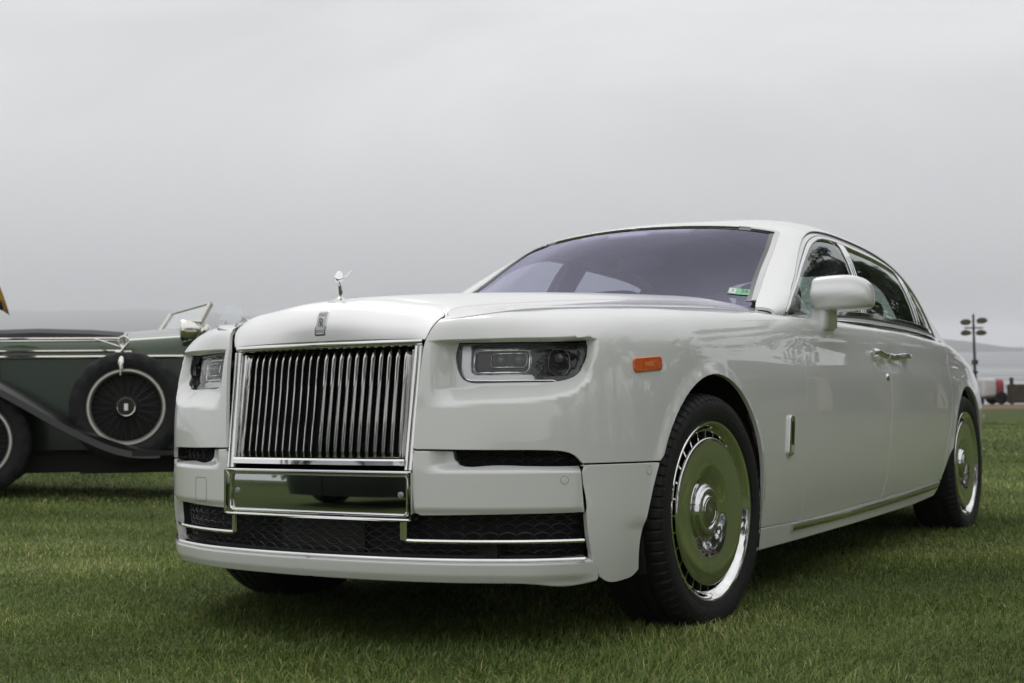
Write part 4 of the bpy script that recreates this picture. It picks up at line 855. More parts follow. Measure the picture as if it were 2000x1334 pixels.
def ground_mat(name,cols,scales,bump=.6,stripes=False):
    m=bpy.data.materials.new(name); m.use_nodes=True; n=m.node_tree.nodes; l=m.node_tree.links; b=n['Principled BSDF']; b.inputs['Roughness'].default_value=.9; b.inputs['Specular IOR Level'].default_value=.15
    t=n.new('ShaderNodeTexCoord'); a=n.new('ShaderNodeTexNoise'); a.inputs['Scale'].default_value=scales[0]; a.inputs['Detail'].default_value=6; c=n.new('ShaderNodeTexNoise'); c.inputs['Scale'].default_value=scales[1]; c.inputs['Detail'].default_value=5
    r=n.new('ShaderNodeValToRGB'); r.color_ramp.elements[0].color=(*cols[0],1); r.color_ramp.elements[1].color=(*cols[1],1); r.color_ramp.elements[0].position=.3; r.color_ramp.elements[1].position=.7
    r2=n.new('ShaderNodeValToRGB'); r2.color_ramp.elements[0].color=(.72,.72,.72,1); r2.color_ramp.elements[1].color=(1.25,1.25,1.2,1); r2.color_ramp.elements[0].position=.3; r2.color_ramp.elements[1].position=.7
    x=n.new('ShaderNodeMixRGB'); x.blend_type='MULTIPLY'; x.inputs[0].default_value=1
    for q in (a,c): l.new(t.outputs['Object'],q.inputs[0])
    l.new(a.outputs[0],r.inputs[0]); l.new(c.outputs[0],r2.inputs[0]); l.new(r.outputs[0],x.inputs[1]); l.new(r2.outputs[0],x.inputs[2]); l.new(x.outputs[0],b.inputs['Base Color'])
    u=n.new('ShaderNodeBump'); u.inputs['Strength'].default_value=bump; u.inputs['Distance'].default_value=.02; l.new(c.outputs[0],u.inputs['Height']); l.new(u.outputs[0],b.inputs['Normal']); return m
LAWN=ground_mat('lawn',((.058,.080,.022),(.076,.098,.028)),(.9,38.))
sheet('lawn',np.concatenate([np.arange(-70,-4,6.),np.arange(-4,24,.7),np.arange(24,46.1,2.2)]),np.concatenate([np.arange(-90,-12,6.),np.arange(-12,12,.8),np.arange(12,91,6.)]),LAWN,lambda x,y,d: terrain(x,y))
PATH=ground_mat('path',((.16,.10,.065),(.22,.145,.095)),(.6,6.),.2)
sheet('path',np.linspace(46,58.5,6),np.linspace(-90,90,60),PATH,lambda x,y,d: terrain(x,y)-.02)
VERGE=ground_mat('verge',((.05,.075,.02),(.08,.09,.03)),(.8,20.))
sheet('verge',np.linspace(58.4,63,4),np.linspace(-90,90,60),VERGE,lambda x,y,d: terrain(x,y)-.02-.28*sstep(58.5,63,d))
SEA=bpy.data.materials.new('sea'); SEA.use_nodes=True; n=SEA.node_tree.nodes; l=SEA.node_tree.links; b=n['Principled BSDF']; b.inputs['Roughness'].default_value=.32; b.inputs['Base Color'].default_value=(.10,.115,.125,1)
t=n.new('ShaderNodeTexCoord'); mp=n.new('ShaderNodeMapping'); mp.inputs['Rotation'].default_value=(0,0,-math.atan2(VR_[1],VR_[0])); mp.inputs['Scale'].default_value=(.012,.09,1); a=n.new('ShaderNodeTexNoise'); a.inputs['Scale'].default_value=1.; a.inputs['Detail'].default_value=8; a.inputs['Distortion'].default_value=.8
r=n.new('ShaderNodeValToRGB'); r.color_ramp.elements[0].position=.50; r.color_ramp.elements[0].color=(.09,.10,.11,1); r.color_ramp.elements[1].position=.66; r.color_ramp.elements[1].color=(.42,.43,.44,1)
u=n.new('ShaderNodeBump'); u.inputs['Strength'].default_value=.4; u.inputs['Distance'].default_value=.5; l.new(t.outputs['Object'],mp.inputs[0]); l.new(mp.outputs[0],a.inputs[0]); l.new(a.outputs[0],r.inputs[0]); l.new(r.outputs[0],b.inputs['Base Color']); l.new(a.outputs[0],u.inputs['Height']); l.new(u.outputs[0],b.inputs['Normal'])
SL=.0385
sheet('sea',np.concatenate([np.linspace(62,200,12),np.linspace(230,2600,24)]),np.linspace(-2200,1500,40),SEA,lambda x,y,d: .72+SL*(d-62))
HILL=mat('hill',(.035,.05,.035),.95,noise=(.02,(.06,.07,.05)))
def hill(name,d0,lat,hs,th=500):
    V=[];n_=len(lat); rows=[(0,0),(.25,.42),(.5,.75),(.75,.95),(1,1.0),(1.6,.9)]
    for a,h in rows:
        for k,(l_,hh) in enumerate(zip(lat,hs)):
            d=d0+a*th+20*math.sin(l_*.013+a*3); p=dl(d,l_)[0]; V.append((p[0],p[1],.7+SL*(d-62)-2+hh*h*(1+.012*math.sin(l_*.045+a*5)+.02*math.sin(l_*.017+a*2.))))
    F=[(i*n_+j,i*n_+j+1,(i+1)*n_+j+1,(i+1)*n_+j) for i in range(len(rows)-1) for j in range(n_-1)]
    o=mesh(name,V,[f[::-1] for f in F],HILL,smooth=True); o['kind']='structure'
lat=np.linspace(-1900,1500,120); hs=np.interp(lat,[-1900,-960,-700,-480,-200,200,600,780,800,860,890,922,1000,1500],[118,112,106,95,70,44,36,31,33,33,28,18,11,6])
hill('hills',2300,lat,hs)
# ------------------------------------------------------------------ grass blades
def grass(name,d0,d1,dens,hgt,wid,lmar,m_,seed=1):
    g=np.random.default_rng(seed); A=(d1-d0); l0=lambda d: -.5*2000/2601*d-lmar; 
    n=int(dens*A*(.77*(d0+d1)/2+2*lmar)); d=g.uniform(d0,d1,n); hw=.385*d+lmar; l_=g.uniform(-1,1,n)*(.385*d1+lmar); k=np.abs(l_)<hw; d=d[k]; l_=l_[k]; P=C2+d[:,None]*VF+l_[:,None]*VR_
    # thinner under the middle of the car, which stays in deep shade
    x,y=P[:,0],P[:,1]; n=len(P)
    cl=np.sin(x*3.1+1.3*np.sin(y*2.3))+np.sin(y*4.3+1.7*np.sin(x*2.9))+.8*np.sin(x*11+3*np.sin(y*7))      # clumping field
    ang=g.normal(0,1.6,n)+1.4*np.sin(x*1.7+y*.9)+1.0*np.sin(y*5.1-x*3.3); lean=np.clip(g.normal(.98,.34,n),.1,1.5); h=hgt*np.clip(g.normal(1,.28,n),.35,1.8)*(1+.13*cl); w=wid*g.uniform(.7,1.3,n)
    z=terrain(x,y)-.004; dx,dy=np.cos(ang),np.sin(ang); sx,sy=-dy,dx
    V=np.empty((n,5,3)); 
    for i,(f,wf) in enumerate(((0,1),(0,-1),(.55,.8),(.55,-.8),(1,0))):
        out=h*(f*.35+f*f*.65)*np.sin(lean); up=h*f*np.cos(lean*(.35+.55*f)); V[:,i,0]=x+dx*out+sx*w*wf*.5; V[:,i,1]=y+dy*out+sy*w*wf*.5; V[:,i,2]=z+up*np.where(f>.9,.93,1)
    me=bpy.data.meshes.new(name); me.vertices.add(n*5); me.vertices.foreach_set('co',V.ravel())
    b=np.arange(n)[:,None]*5; lp=np.hstack([b+0,b+1,b+3,b+2,b+2,b+3,b+4]).ravel(); me.loops.add(len(lp)); me.loops.foreach_set('vertex_index',lp)
    st=(np.arange(n)[:,None]*7+np.array([0,4])).ravel(); me.polygons.add(2*n); me.polygons.foreach_set('loop_start',st); me.polygons.foreach_set('loop_total',np.tile([4,3],n)); me.update(calc_edges=True)
    t=g.uniform(0,1,n); c=np.empty((n,4)); c[:,3]=1
    pal=1.28*np.array((.94,1.03,.84))*np.array([(.105,.145,.040),(.150,.180,.055),(.200,.215,.080),(.125,.165,.075),(.34,.29,.16)]); dry=np.sin(x*2.1+1.1*np.sin(y*1.7))+np.sin(y*2.7+1.3*np.sin(x*1.9)); pick=np.searchsorted([.34,.66,.84,.945],t+.02*cl+.055*np.maximum(dry,0)**2-.02); c[:,:3]=pal[np.clip(pick,0,4)]*g.uniform(.70,1.30,(n,1))*(.93+.13*dry[:,None]+.05*cl[:,None])
    at_=me.color_attributes.new('blade','FLOAT_COLOR','POINT'); at_.data.foreach_set('color',np.repeat(c,5,axis=0).ravel()); me.materials.append(m_)
    o=bpy.data.objects.new(name,me); COL.objects.link(o); o['kind']='stuff'; o['label']='short mown green lawn grass with a few dry blades'; o['category']='grass'; return o
GB=bpy.data.materials.new('grass_blade'); GB.use_nodes=True; n=GB.node_tree.nodes; l=GB.node_tree.links; b=n['Principled BSDF']; b.inputs['Roughness'].default_value=.6; b.inputs['Specular IOR Level'].default_value=.18
ca=n.new('ShaderNodeVertexColor'); ca.layer_name='blade'; l.new(ca.outputs[0],b.inputs['Base Color']); tr=n.new('ShaderNodeBsdfTranslucent'); l.new(ca.outputs[0],tr.inputs[0]); mxs=n.new('ShaderNodeMixShader'); mxs.inputs[0].default_value=.25; l.new(b.outputs[0],mxs.inputs[1]); l.new(tr.outputs[0],mxs.inputs[2]); l.new(mxs.outputs[0],n['Material Output'].inputs[0])
grass('grass',2.6,4.6,15000,.033,.0030,1.5,GB,seed=11)
grass('grass',4.6,6.6,9500,.033,.0034,1.5,GB,seed=15)
grass('grass',6.6,9.5,4600,.037,.0046,1.5,GB,seed=12)
grass('grass',9.5,15,1700,.038,.0070,1.5,GB,seed=13)
grass('grass',15,30,380,.042,.013,1.8,GB,seed=14)
# ------------------------------------------------------------------ vintage open tourer
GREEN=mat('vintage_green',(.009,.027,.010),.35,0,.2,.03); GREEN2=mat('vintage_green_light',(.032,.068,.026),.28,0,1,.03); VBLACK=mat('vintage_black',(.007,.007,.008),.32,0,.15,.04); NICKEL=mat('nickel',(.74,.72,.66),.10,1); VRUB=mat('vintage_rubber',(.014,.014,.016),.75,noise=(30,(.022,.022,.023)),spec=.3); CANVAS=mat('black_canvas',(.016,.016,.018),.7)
SPK=mat('spoke_black',(.010,.010,.011),.5); RIMN=mat('rim_nickel',(.66,.65,.60),.38,.8)
VO=(-5.11,3.07,.105); vc=empty('vintage_car',VO,math.atan2(-.683,-.731),'dark green vintage open tourer with black wings and side-mounted spare wheel','car')
# local frame: x towards the radiator, y towards the viewer's side, z up
def loft(name,secs,m_,par,close=True,smooth=True,angle=40):
    n=len(secs[0]); mb=MB(); V=[p for s in secs for p in s]; F=[(i*n+k,i*n+(k+1)%n,(i+1)*n+(k+1)%n,(i+1)*n+k) for i in range(len(secs)-1) for k in range(n if close else n-1)]
    if close: F+=[tuple(range(n)),tuple((len(secs)-1)*n+k for k in range(n))]
    mb.add(V,F); return mb.build(name,m_,par,smooth,angle)
def bodysec(x,hw,z0,z1,rt,zc,yc=-.62,n=6):
    """rounded section: vertical sides, rounded shoulders, crowned top"""
    P=[(x,yc+hw,z0)]
    for k in range(n+1): t=math.pi/2*k/n; P.append((x,yc+hw-rt+rt*math.cos(t),z1-rt+rt*math.sin(t)))
    for k in range(1,8): s=k/8; P.append((x,yc+(hw-rt)*(1-2*s),z1+(zc-z1)*(1-(2*s-1)**2)))
    for k in range(n+1): t=math.pi/2*(1-k/n); P.append((x,yc-hw+rt-rt*math.cos(t),z1-rt+rt*math.sin(t)))
    P.append((x,yc-hw,z0)); return P
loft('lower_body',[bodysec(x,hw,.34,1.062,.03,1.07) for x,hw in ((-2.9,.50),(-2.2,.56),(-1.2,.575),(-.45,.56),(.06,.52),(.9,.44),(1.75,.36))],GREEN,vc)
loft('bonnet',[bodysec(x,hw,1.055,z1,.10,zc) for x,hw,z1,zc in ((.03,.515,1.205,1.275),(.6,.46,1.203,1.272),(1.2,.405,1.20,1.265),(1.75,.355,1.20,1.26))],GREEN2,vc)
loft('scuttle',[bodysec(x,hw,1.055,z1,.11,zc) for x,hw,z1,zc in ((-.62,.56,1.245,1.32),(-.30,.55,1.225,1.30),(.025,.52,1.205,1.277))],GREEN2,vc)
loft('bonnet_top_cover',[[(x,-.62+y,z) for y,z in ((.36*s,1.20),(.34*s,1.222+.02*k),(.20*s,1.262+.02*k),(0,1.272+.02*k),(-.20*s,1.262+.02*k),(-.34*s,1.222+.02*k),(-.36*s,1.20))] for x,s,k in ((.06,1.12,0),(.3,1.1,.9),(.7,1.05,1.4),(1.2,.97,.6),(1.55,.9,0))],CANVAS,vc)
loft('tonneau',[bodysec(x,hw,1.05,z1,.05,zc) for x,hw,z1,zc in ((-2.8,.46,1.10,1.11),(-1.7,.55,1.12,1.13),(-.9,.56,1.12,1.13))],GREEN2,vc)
for nm,z,r,x0,x1 in (('bonnet_hinge',1.198,.010,.03,1.72),('waist_bead',1.100,.011,.03,1.73),('waist_strip',1.055,.016,-2.6,1.75)):
    m=MB(); xs=np.linspace(x0,x1,14); hw=lambda x: np.interp(x,[-2.9,-2.2,-1.2,-.45,.06,.9,1.75],[.50,.56,.575,.56,.52,.44,.36]); off=-.045 if nm=='bonnet_hinge' else 0
    m.tube([(x,-.62+hw(x)+.002+off,z) for x in xs],r,8); m.build(nm,NICKEL,vc,True)
# chassis, running board, apron
m=MB(); m.box((-2.8,-1.05,.20),(1.9,-.22,.34)); m.box((-.9,-.24,.17),(.9,-.12,.30)); m.build('chassis',DARK,vc)
m=MB(); m.box((-2.0,-.14,.300),(-.05,.24,.335)); m.build('running_board',VBLACK,vc)
m=MB(); m.box((-2.0,-.10,.16),(.35,-.06,.30)); m.build('valance',DARK,vc)
# front wing: sweeping sheet from over the wheel down to the running board
path=[(1.95,.62),(1.86,.78),(1.66,.90),(1.42,.952),(1.18,.925),(.95,.845),(.72,.72),(.48,.575),(.26,.455),(.08,.375),(-.08,.338),(-.25,.334)]
pp_=spline(np.array([(a,0,b) for a,b in path]),np.linspace(0,1,50)); secs=[]
for i,p in enumerate(pp_):
    t=pp_[min(i+1,49)]-pp_[max(i-1,0)]; t/=np.linalg.norm(t); nrm=np.array((-t[2],0,t[0])); nrm*=np.sign(nrm[2]) if abs(nrm[2])>.05 else 1
    yo=.235-.06*max(0,(i-30)/20)*0; sec=[]
    for y,d in ((-.18,-.005),(-.10,.030),(.05,.042),(.17,.026),(.225,-.008),(.240,-.055),(.232,-.056),(.215,-.014),(.165,.014),(.05,.030),(-.10,.018),(-.18,-.017)): sec.append(tuple(p+nrm*d+np.array((0,y,0))))
    secs.append(sec)
loft('front_wing',secs,VBLACK,vc)
m=MB(); m.add([(x,-.19,z) for x,z in [(.2,.30),(.55,.60),(.95,.80),(1.4,.90),(1.9,.6),(1.9,.30)]],[(0,1,2,3,4,5)]); m.build('wing_valance',DARK,vc)
path=[(-1.55,.336),(-1.62,.42),(-1.68,.60),(-1.80,.80),(-1.98,.91),(-2.2,.925),(-2.42,.85),(-2.58,.70),(-2.66,.52)]
pp_=spline(np.array([(a,0,b) for a,b in path]),np.linspace(0,1,40)); secs=[]
for i,p in enumerate(pp_):
    t=pp_[min(i+1,39)]-pp_[max(i-1,0)]; t/=np.linalg.norm(t); nrm=np.array((t[2],0,-t[0])); nrm=nrm if nrm@(p-np.array((-2.1,0,.42)))>0 else -nrm
    secs.append([tuple(p+nrm*d+np.array((0,y,0))) for y,d in ((-.14,-.005),(-.06,.025),(.05,.035),(.16,.022),(.21,-.006),(.225,-.045),(.217,-.046),(.20,-.012),(.155,.012),(.05,.023),(-.06,.013),(-.14,-.017))])
loft('rear_wing',secs,VBLACK,vc)
def vwheel(x,y,z,r=.42,nm='road_wheel',par=vc,wide=.15):
    w=empty(nm,(x,y,z),0,parent=par); m=MB(); hw=wide/2
    def fn(i,k,rr,a): return rr-(.010 if (i in (4,5,9,10) and k%8<3) else 0)
    m.lathe([(.275,-hw*.55),(.285,hw*.62),(.315,hw*.92),(.36,hw),(.398,hw*.80),(.414,hw*.62),(.42,hw*.3),(.42,0),(.42,-hw*.3),(.414,-hw*.62),(.398,-hw*.80),(.36,-hw),(.315,-hw*.92),(.285,-hw*.62)],160,'y',fn=fn,closed=True); m.build('tyre',VRUB,w,True,30)
    m=MB(); m.lathe([(.286,hw*.60),(.292,hw*.72),(.285,hw*.84),(.270,hw*.84),(.262,hw*.70),(.256,hw*.3)],96,'y'); m.build('rim',RIMN,w,True,50)
    m=MB(); m.lathe([(.262,-.02),(.10,.0),(.0,.0)],48,'y'); m.build('wheel_disc',DARK,w,True)
    for k in range(36):
        t=2*math.pi*k/36; dlt=.25*(1 if k%2 else -1); m=MB(); m.tube([(.075*math.cos(t+dlt),hw*.55,.075*math.sin(t+dlt)),(.262*math.cos(t),hw*.25,.262*math.sin(t))],.0035,5); m.build('spoke',SPK,w,True)
    m=MB(); m.lathe([(.085,.0),(.085,hw*.5),(.078,hw*.85),(.066,hw*.95),(.060,hw*.95),(.0,hw*.97)],40,'y'); m.build('hub',SPK,w,True,40)
    m=MB(); m.lathe([(.060,hw*.94),(.062,hw*1.02),(.068,hw*1.03),(.071,hw*.93)],40,'y'); m.build('hub_ring',NICKEL,w,True)
    m=MB(); m.box((-.014,hw*.96,-.026),(.014,hw*1.02,.026)); m.build('hub_plate',NICKEL,w); return w
vwheel(0,.085,.665,nm='spare_wheel'); vwheel(1.10,.10,.42); vwheel(1.22,-1.34,.42); vwheel(-2.1,.08,.42); vwheel(-2.1,-1.32,.42)
# clamp and mirror on the spare wheel
m=MB(); m.box((.015,.02,1.02),(.055,.13,1.05)); m.tube([(.035,.13,1.04),(.038,.165,1.0),(.036,.17,.95)],[.022,.026,.018],10); m.tube([(.036,.168,.95),(.04,.165,.905)],.006,6); m.build('spare_wheel_clamp',NICKEL,vc,True)
m=MB(); m.tube([(.04,.03,1.03),(.04,.02,1.12),(.03,.03,1.19)],.010,8); m.tube([(.03,.03,1.19+.0)]+[(.03+.035*math.sin(t),.03,1.165+.04*math.cos(t)) for t in np.linspace(0,2*math.pi,16)],.010,6); m.tube([(.09,.03,1.085),(-.03,.03,1.085)],.012,6); m.tube([(.035,.04,1.12),(.25,-.06,1.192)],.007,6); m.tube([(.0,.04,1.15),(.07,.04,1.06)],.012,6); m.build('mirror_bracket',NICKEL,vc,True)
# windscreen with posts, side pane, steering wheel, spotlamp
wsv=empty('windscreen',(0,0,0),0,parent=vc)
A=np.array((-.50,-.10,1.24)); B=np.array((-.62,-.10,1.475)); A2=np.array((-.16,-1.14,1.27)); B2=np.array((-.28,-1.14,1.46))
for a,b in ((A,B),(A2,B2)): m=MB(); m.tube([a-(b-a)*.1,b],.022,8); m.build('screen_post',NICKEL,wsv,True)
m=MB(); m.tube([B,B2],.010,8); m.tube([A,A2],.013,8); m.build('screen_frame',NICKEL,wsv,True)
m=MB(); m.add([A,A2,B2,B],[(0,1,2,3)]); m.build('screen_glass',CLEAR,wsv)
m=MB(); a=np.array((-.64,-.08,1.24)); m.add([a,a+(-.22,0,0),a+(-.22,.0,.20),a+(-.10,0,.225)],[(0,1,2,3)]); m.build('side_pane',CLEAR,vc)
c=np.array((-.92,-.45,1.20)); m=MB(); m.tube([c+np.array((.10*math.sin(t)*.5,.20*math.cos(t),.20*math.sin(t)*.86)) for t in np.linspace(0,2*math.pi,30,endpoint=False)],.013,8,closed=True); m.build('steering_wheel',VBLACK,vc,True)
sp=empty('spot_lamp',(-.44,.02,1.25),0,parent=vc); sp.scale=(1.25,1.25,1.25)
m=MB(); m.lathe([(.0,-.09),(.03,-.085),(.055,-.05),(.068,.0),(.072,.03),(.066,.036)],32,'x'); m.build('lamp_shell',NICKEL,sp,True,60)
m=MB(); m.lathe([(.066,.034),(.03,.044),(.0,.047)],32,'x'); m.build('lamp_glass',LENSG,sp,True); m=MB(); m.lathe([(.064,.02),(.04,-.02),(0,-.04)],24,'x'); m.build('lamp_reflector',CHROME,sp,True)
m=MB(); m.tube([(-.06,0,-.03),(-.10,0,.0),(-.12,-.08,.03)],.018,8); m.tube([(-.08,.0,.0),(-.04,.02,-.12),(-.01,0,-.17)],.013,8); m.tube([(-.02,0,.06),(-.09,0,.055)],.012,6); m.build('lamp_bracket',NICKEL,sp,True)
# radiator and headlamps, outside the picture on the left
m=MB(); m.add(*squircle((1.80,-.62,.92),(.07,.37,.40),p=5)); m.build('radiator',NICKEL,vc,True,50)
for y in (-.95,-.29):
    m=MB(); m.lathe([(.0,-.16),(.07,-.14),(.13,-.02),(.15,.06),(.13,.075),(.0,.09)],32,'x',(1.95,y,.86)); m.build('head_lamp',NICKEL,vc,True,50)
# ------------------------------------------------------------------ flag at the left edge
fl=empty('flag',(-5.765,2.16,.01),0,'small dark blue and yellow flag hanging from a slim pole beside the vintage car','flag')
m=MB(); m.tube([(0,0,.05),(0,0,2.0)],.012,8); m.build('pole',NICKEL,fl,True)
def cloth(poly,m_,nm,off):
    """poly: (distance from the pole, height) outline, hung in soft folds"""
    P=resample(poly,.03); c=P.mean(0); V=[];F=[]; n=len(P)
    for r in (1.,.66,.33): V+=[tuple(c+(q-c)*r) for q in P]
    V.append(tuple(c)); F=[(a*n+i,a*n+(i+1)%n,(a+1)*n+(i+1)%n,(a+1)*n+i) for a in range(2) for i in range(n)]+[(2*n+i,2*n+(i+1)%n,3*n) for i in range(n)]
    W3=[(a*.857+.012*math.sin(a*40)*.5,a*.515-.020*math.sin(a*38+b*5)+off,b) for a,b in V]; o=mesh(nm,W3,F,m_,fl,smooth=True); s_=o.modifiers.new('s','SOLIDIFY'); s_.thickness=.003
NAVY=mat('flag_navy',(.012,.014,.05),.8); YEL=mat('flag_yellow',(.40,.23,.03),.8); ORG=mat('flag_orange',(.30,.12,.03),.8)
cloth([(.0,1.98),(.075,1.97),(.245,1.47),(.0,1.58)],NAVY,'field',0.); cloth([(.075,1.97),(.10,1.965),(.282,1.44),(.245,1.47)],YEL,'border',-.004); cloth([(.16,1.72),(.19,1.66),(.235,1.53),(.16,1.58)],YEL,'emblem',-.006); cloth([(.232,1.56),(.250,1.51),(.262,1.455),(.236,1.475)],ORG,'emblem',-.008)
# ------------------------------------------------------------------ light tower, gate, hedge
TZ=lambda x,y: float(terrain(np.array([x]),np.array([y]))[0])
tx,ty=-9.97,56.0; lt=empty('light_tower',(tx,ty,TZ(tx,ty)-.02),math.radians(31),'mobile floodlight mast with four round lamps on white covered trailer','light tower')
TM=mat('tower_grey',(.06,.06,.065),.5,.3); WCOV=mat('white_cover',(.66,.66,.65),.6,bump=(6,.5,.05)); RCOV=mat('red_cover',(.38,.06,.08),.6,bump=(6,.5,.05)); LGT=mat('lamp_face',(.20,.22,.16),.3)
m=MB(); m.tube([(0,0,.3),(0,0,3.95)],[.07,.05],8); m.tube([(.02,-.05,.9),(.02,-.05,2.3)],.03,6); m.box((-.10,-.1,1.75),(.12,.1,1.95)); m.box((-.08,-.1,1.35),(.10,.1,1.47)); m.build('mast',TM,lt,True)
m=MB(); m.tube([(-.40,0,3.35),(.40,0,3.35)],.035,6); m.build('cross_arm',TM,lt,True)
for x,z,ti in ((-.37,3.60,.5),(.34,3.66,.5),(-.37,3.12,.9),(.30,3.12,.9)):
    fl_=empty('floodlight',(x,-.08,z),0,parent=lt); fl_.rotation_euler=(ti,0,0); m=MB(); m.lathe([(.20,-.04),(.225,-.02),(.22,.03),(.14,.12),(.05,.17),(0,.18)],24,'y'); m.v=[(a*1.05,b,c*.62) for a,b,c in m.v]; m.build('lamp_body',TM,fl_,True); m=MB(); m.lathe([(.205,-.02),(0,-.03)],24,'y'); m.v=[(a*1.05,b,c*.62) for a,b,c in m.v]; m.build('lamp_face',LGT,fl_,True); m=MB(); m.tube([(-x*.15,.05,0),(-x*.4,.1,-.2)],.02,6); m.build('lamp_arm',TM,fl_,True)
m=MB(); m.add(*squircle((.48,.0,.72),(.30,.5,.42),p=6)); m.build('white_cover',WCOV,lt,True,60)
m=MB(); m.add(*squircle((.94,.0,.74),(.20,.45,.36),p=4)); m.build('red_cover',RCOV,lt,True,60)
m=MB(); m.box((-.1,-.5,.24),(1.45,.5,.32)); m.tube([(1.4,0,.32),(1.75,0,.36)],.04,6); m.build('trailer_frame',TM,lt)
for y in (-.55,.55):
    m=MB(); m.lathe([(.10,-.08),(.20,-.09),(.27,-.07),(.28,0),(.27,.07),(.20,.09),(.10,.08)],28,'y',(.92,y,.28),closed=True); m.lathe([(.11,-.05),(0,-.06)],20,'y',(.92,y,.28)); m.build('trailer_wheel',RUBBER,lt,True)
    m=MB(); m.box((.05,y-.06,.02),(.16,y+.06,.30)); m.build('support_leg',TM,lt)
gx,gy_=-8.45,55.75; gt=empty('gate',(gx,gy_,TZ(gx,gy_)-.02),math.radians(31),'weathered brown timber gate with dark post beside the hedge','gate')
WOOD=mat('dark_wood',(.055,.045,.034),.85,noise=(9,(.09,.075,.055)))
m=MB(); m.box((-.03,-.06,0),(.10,.06,1.16)); m.build('gate_post',WOOD,gt)
for k in range(9): m=MB(); m.box((-.16+.0-.0,-.02,.06),(-.05,.02,.86)) if k==0 else m.box((.11+(k-1)*.125,-.02,.06),(.11+(k-1)*.125+.118,.02,.86+.01*(k%2))); m.build('board',WOOD,gt)
m=MB(); m.box((-.18,.02,.70),(1.12,.05,.78)); m.box((-.18,.02,.15),(1.12,.05,.23)); m.build('rail',WOOD,gt)
def leaf_cloud(n,centre,rad,size,g,cols,shell=.55):
    q=g.normal(size=(n,3)); q/=np.linalg.norm(q,axis=1,keepdims=True); r=(shell+(1-shell)*g.uniform(0,1,n)**.5)[:,None]; P=np.asarray(centre)+q*r*np.asarray(rad)
    a=g.normal(size=(n,3)); a/=np.linalg.norm(a,axis=1,keepdims=True); b_=np.cross(a,g.normal(size=(n,3))); b_/=np.maximum(np.linalg.norm(b_,axis=1,keepdims=True),1e-6); s=size*g.uniform(.6,1.4,(n,1))
    return np.stack([P-a*s,P+b_*s*.55,P+a*s,P-b_*s*.55],1)
def leaves(name,Q,m_,par):
    n=len(Q); me=bpy.data.meshes.new(name); me.vertices.add(n*4); me.vertices.foreach_set('co',Q.reshape(-1)); me.loops.add(4*n); me.loops.foreach_set('vertex_index',np.arange(4*n)); me.polygons.add(n); me.polygons.foreach_set('loop_start',np.arange(n)*4); me.polygons.foreach_set('loop_total',np.full(n,4)); me.update(calc_edges=True); me.materials.append(m_); o=bpy.data.objects.new(name,me); COL.objects.link(o); o.parent=par; return o
LEAF=mat('leaf',(.030,.052,.020),.6,noise=(.8,(.055,.085,.030))); BARK=mat('bark',(.05,.04,.03),.9,noise=(4,(.09,.07,.055)))
hx,hy=-7.55,57.7; hd=empty('hedge',(hx,hy,TZ(hx,hy)-.05),0,'clipped green hedge beside the brown timber gate','hedge'); g=np.random.default_rng(5)
leaves('foliage',np.vstack([leaf_cloud(700,(x,y,.55+.3*g.uniform()),(.35,.35,.5),.06,g,None,.4) for x,y in ((0,0),(.3,.2),(.7,.35),(1.2,.6),(1.7,.9))]),LEAF,hd)
m=MB()
for x,y in ((0,0),(.7,.35),(1.7,.9)): m.tube([(x,y,0),(x,y,.5)],.03,6)
m.build('stems',BARK,hd)
px_,py_=-4.62,31.19; m=MB(); m.add(*squircle((0,0,.03),(.07,.05,.035),p=5)); o=m.build('marker_block',mat('pale_paint',(.62,.52,.48),.6),None,True); o.location=(px_,py_,TZ(px_,py_)); tag(o,'small pale block lying on the far lawn','block')
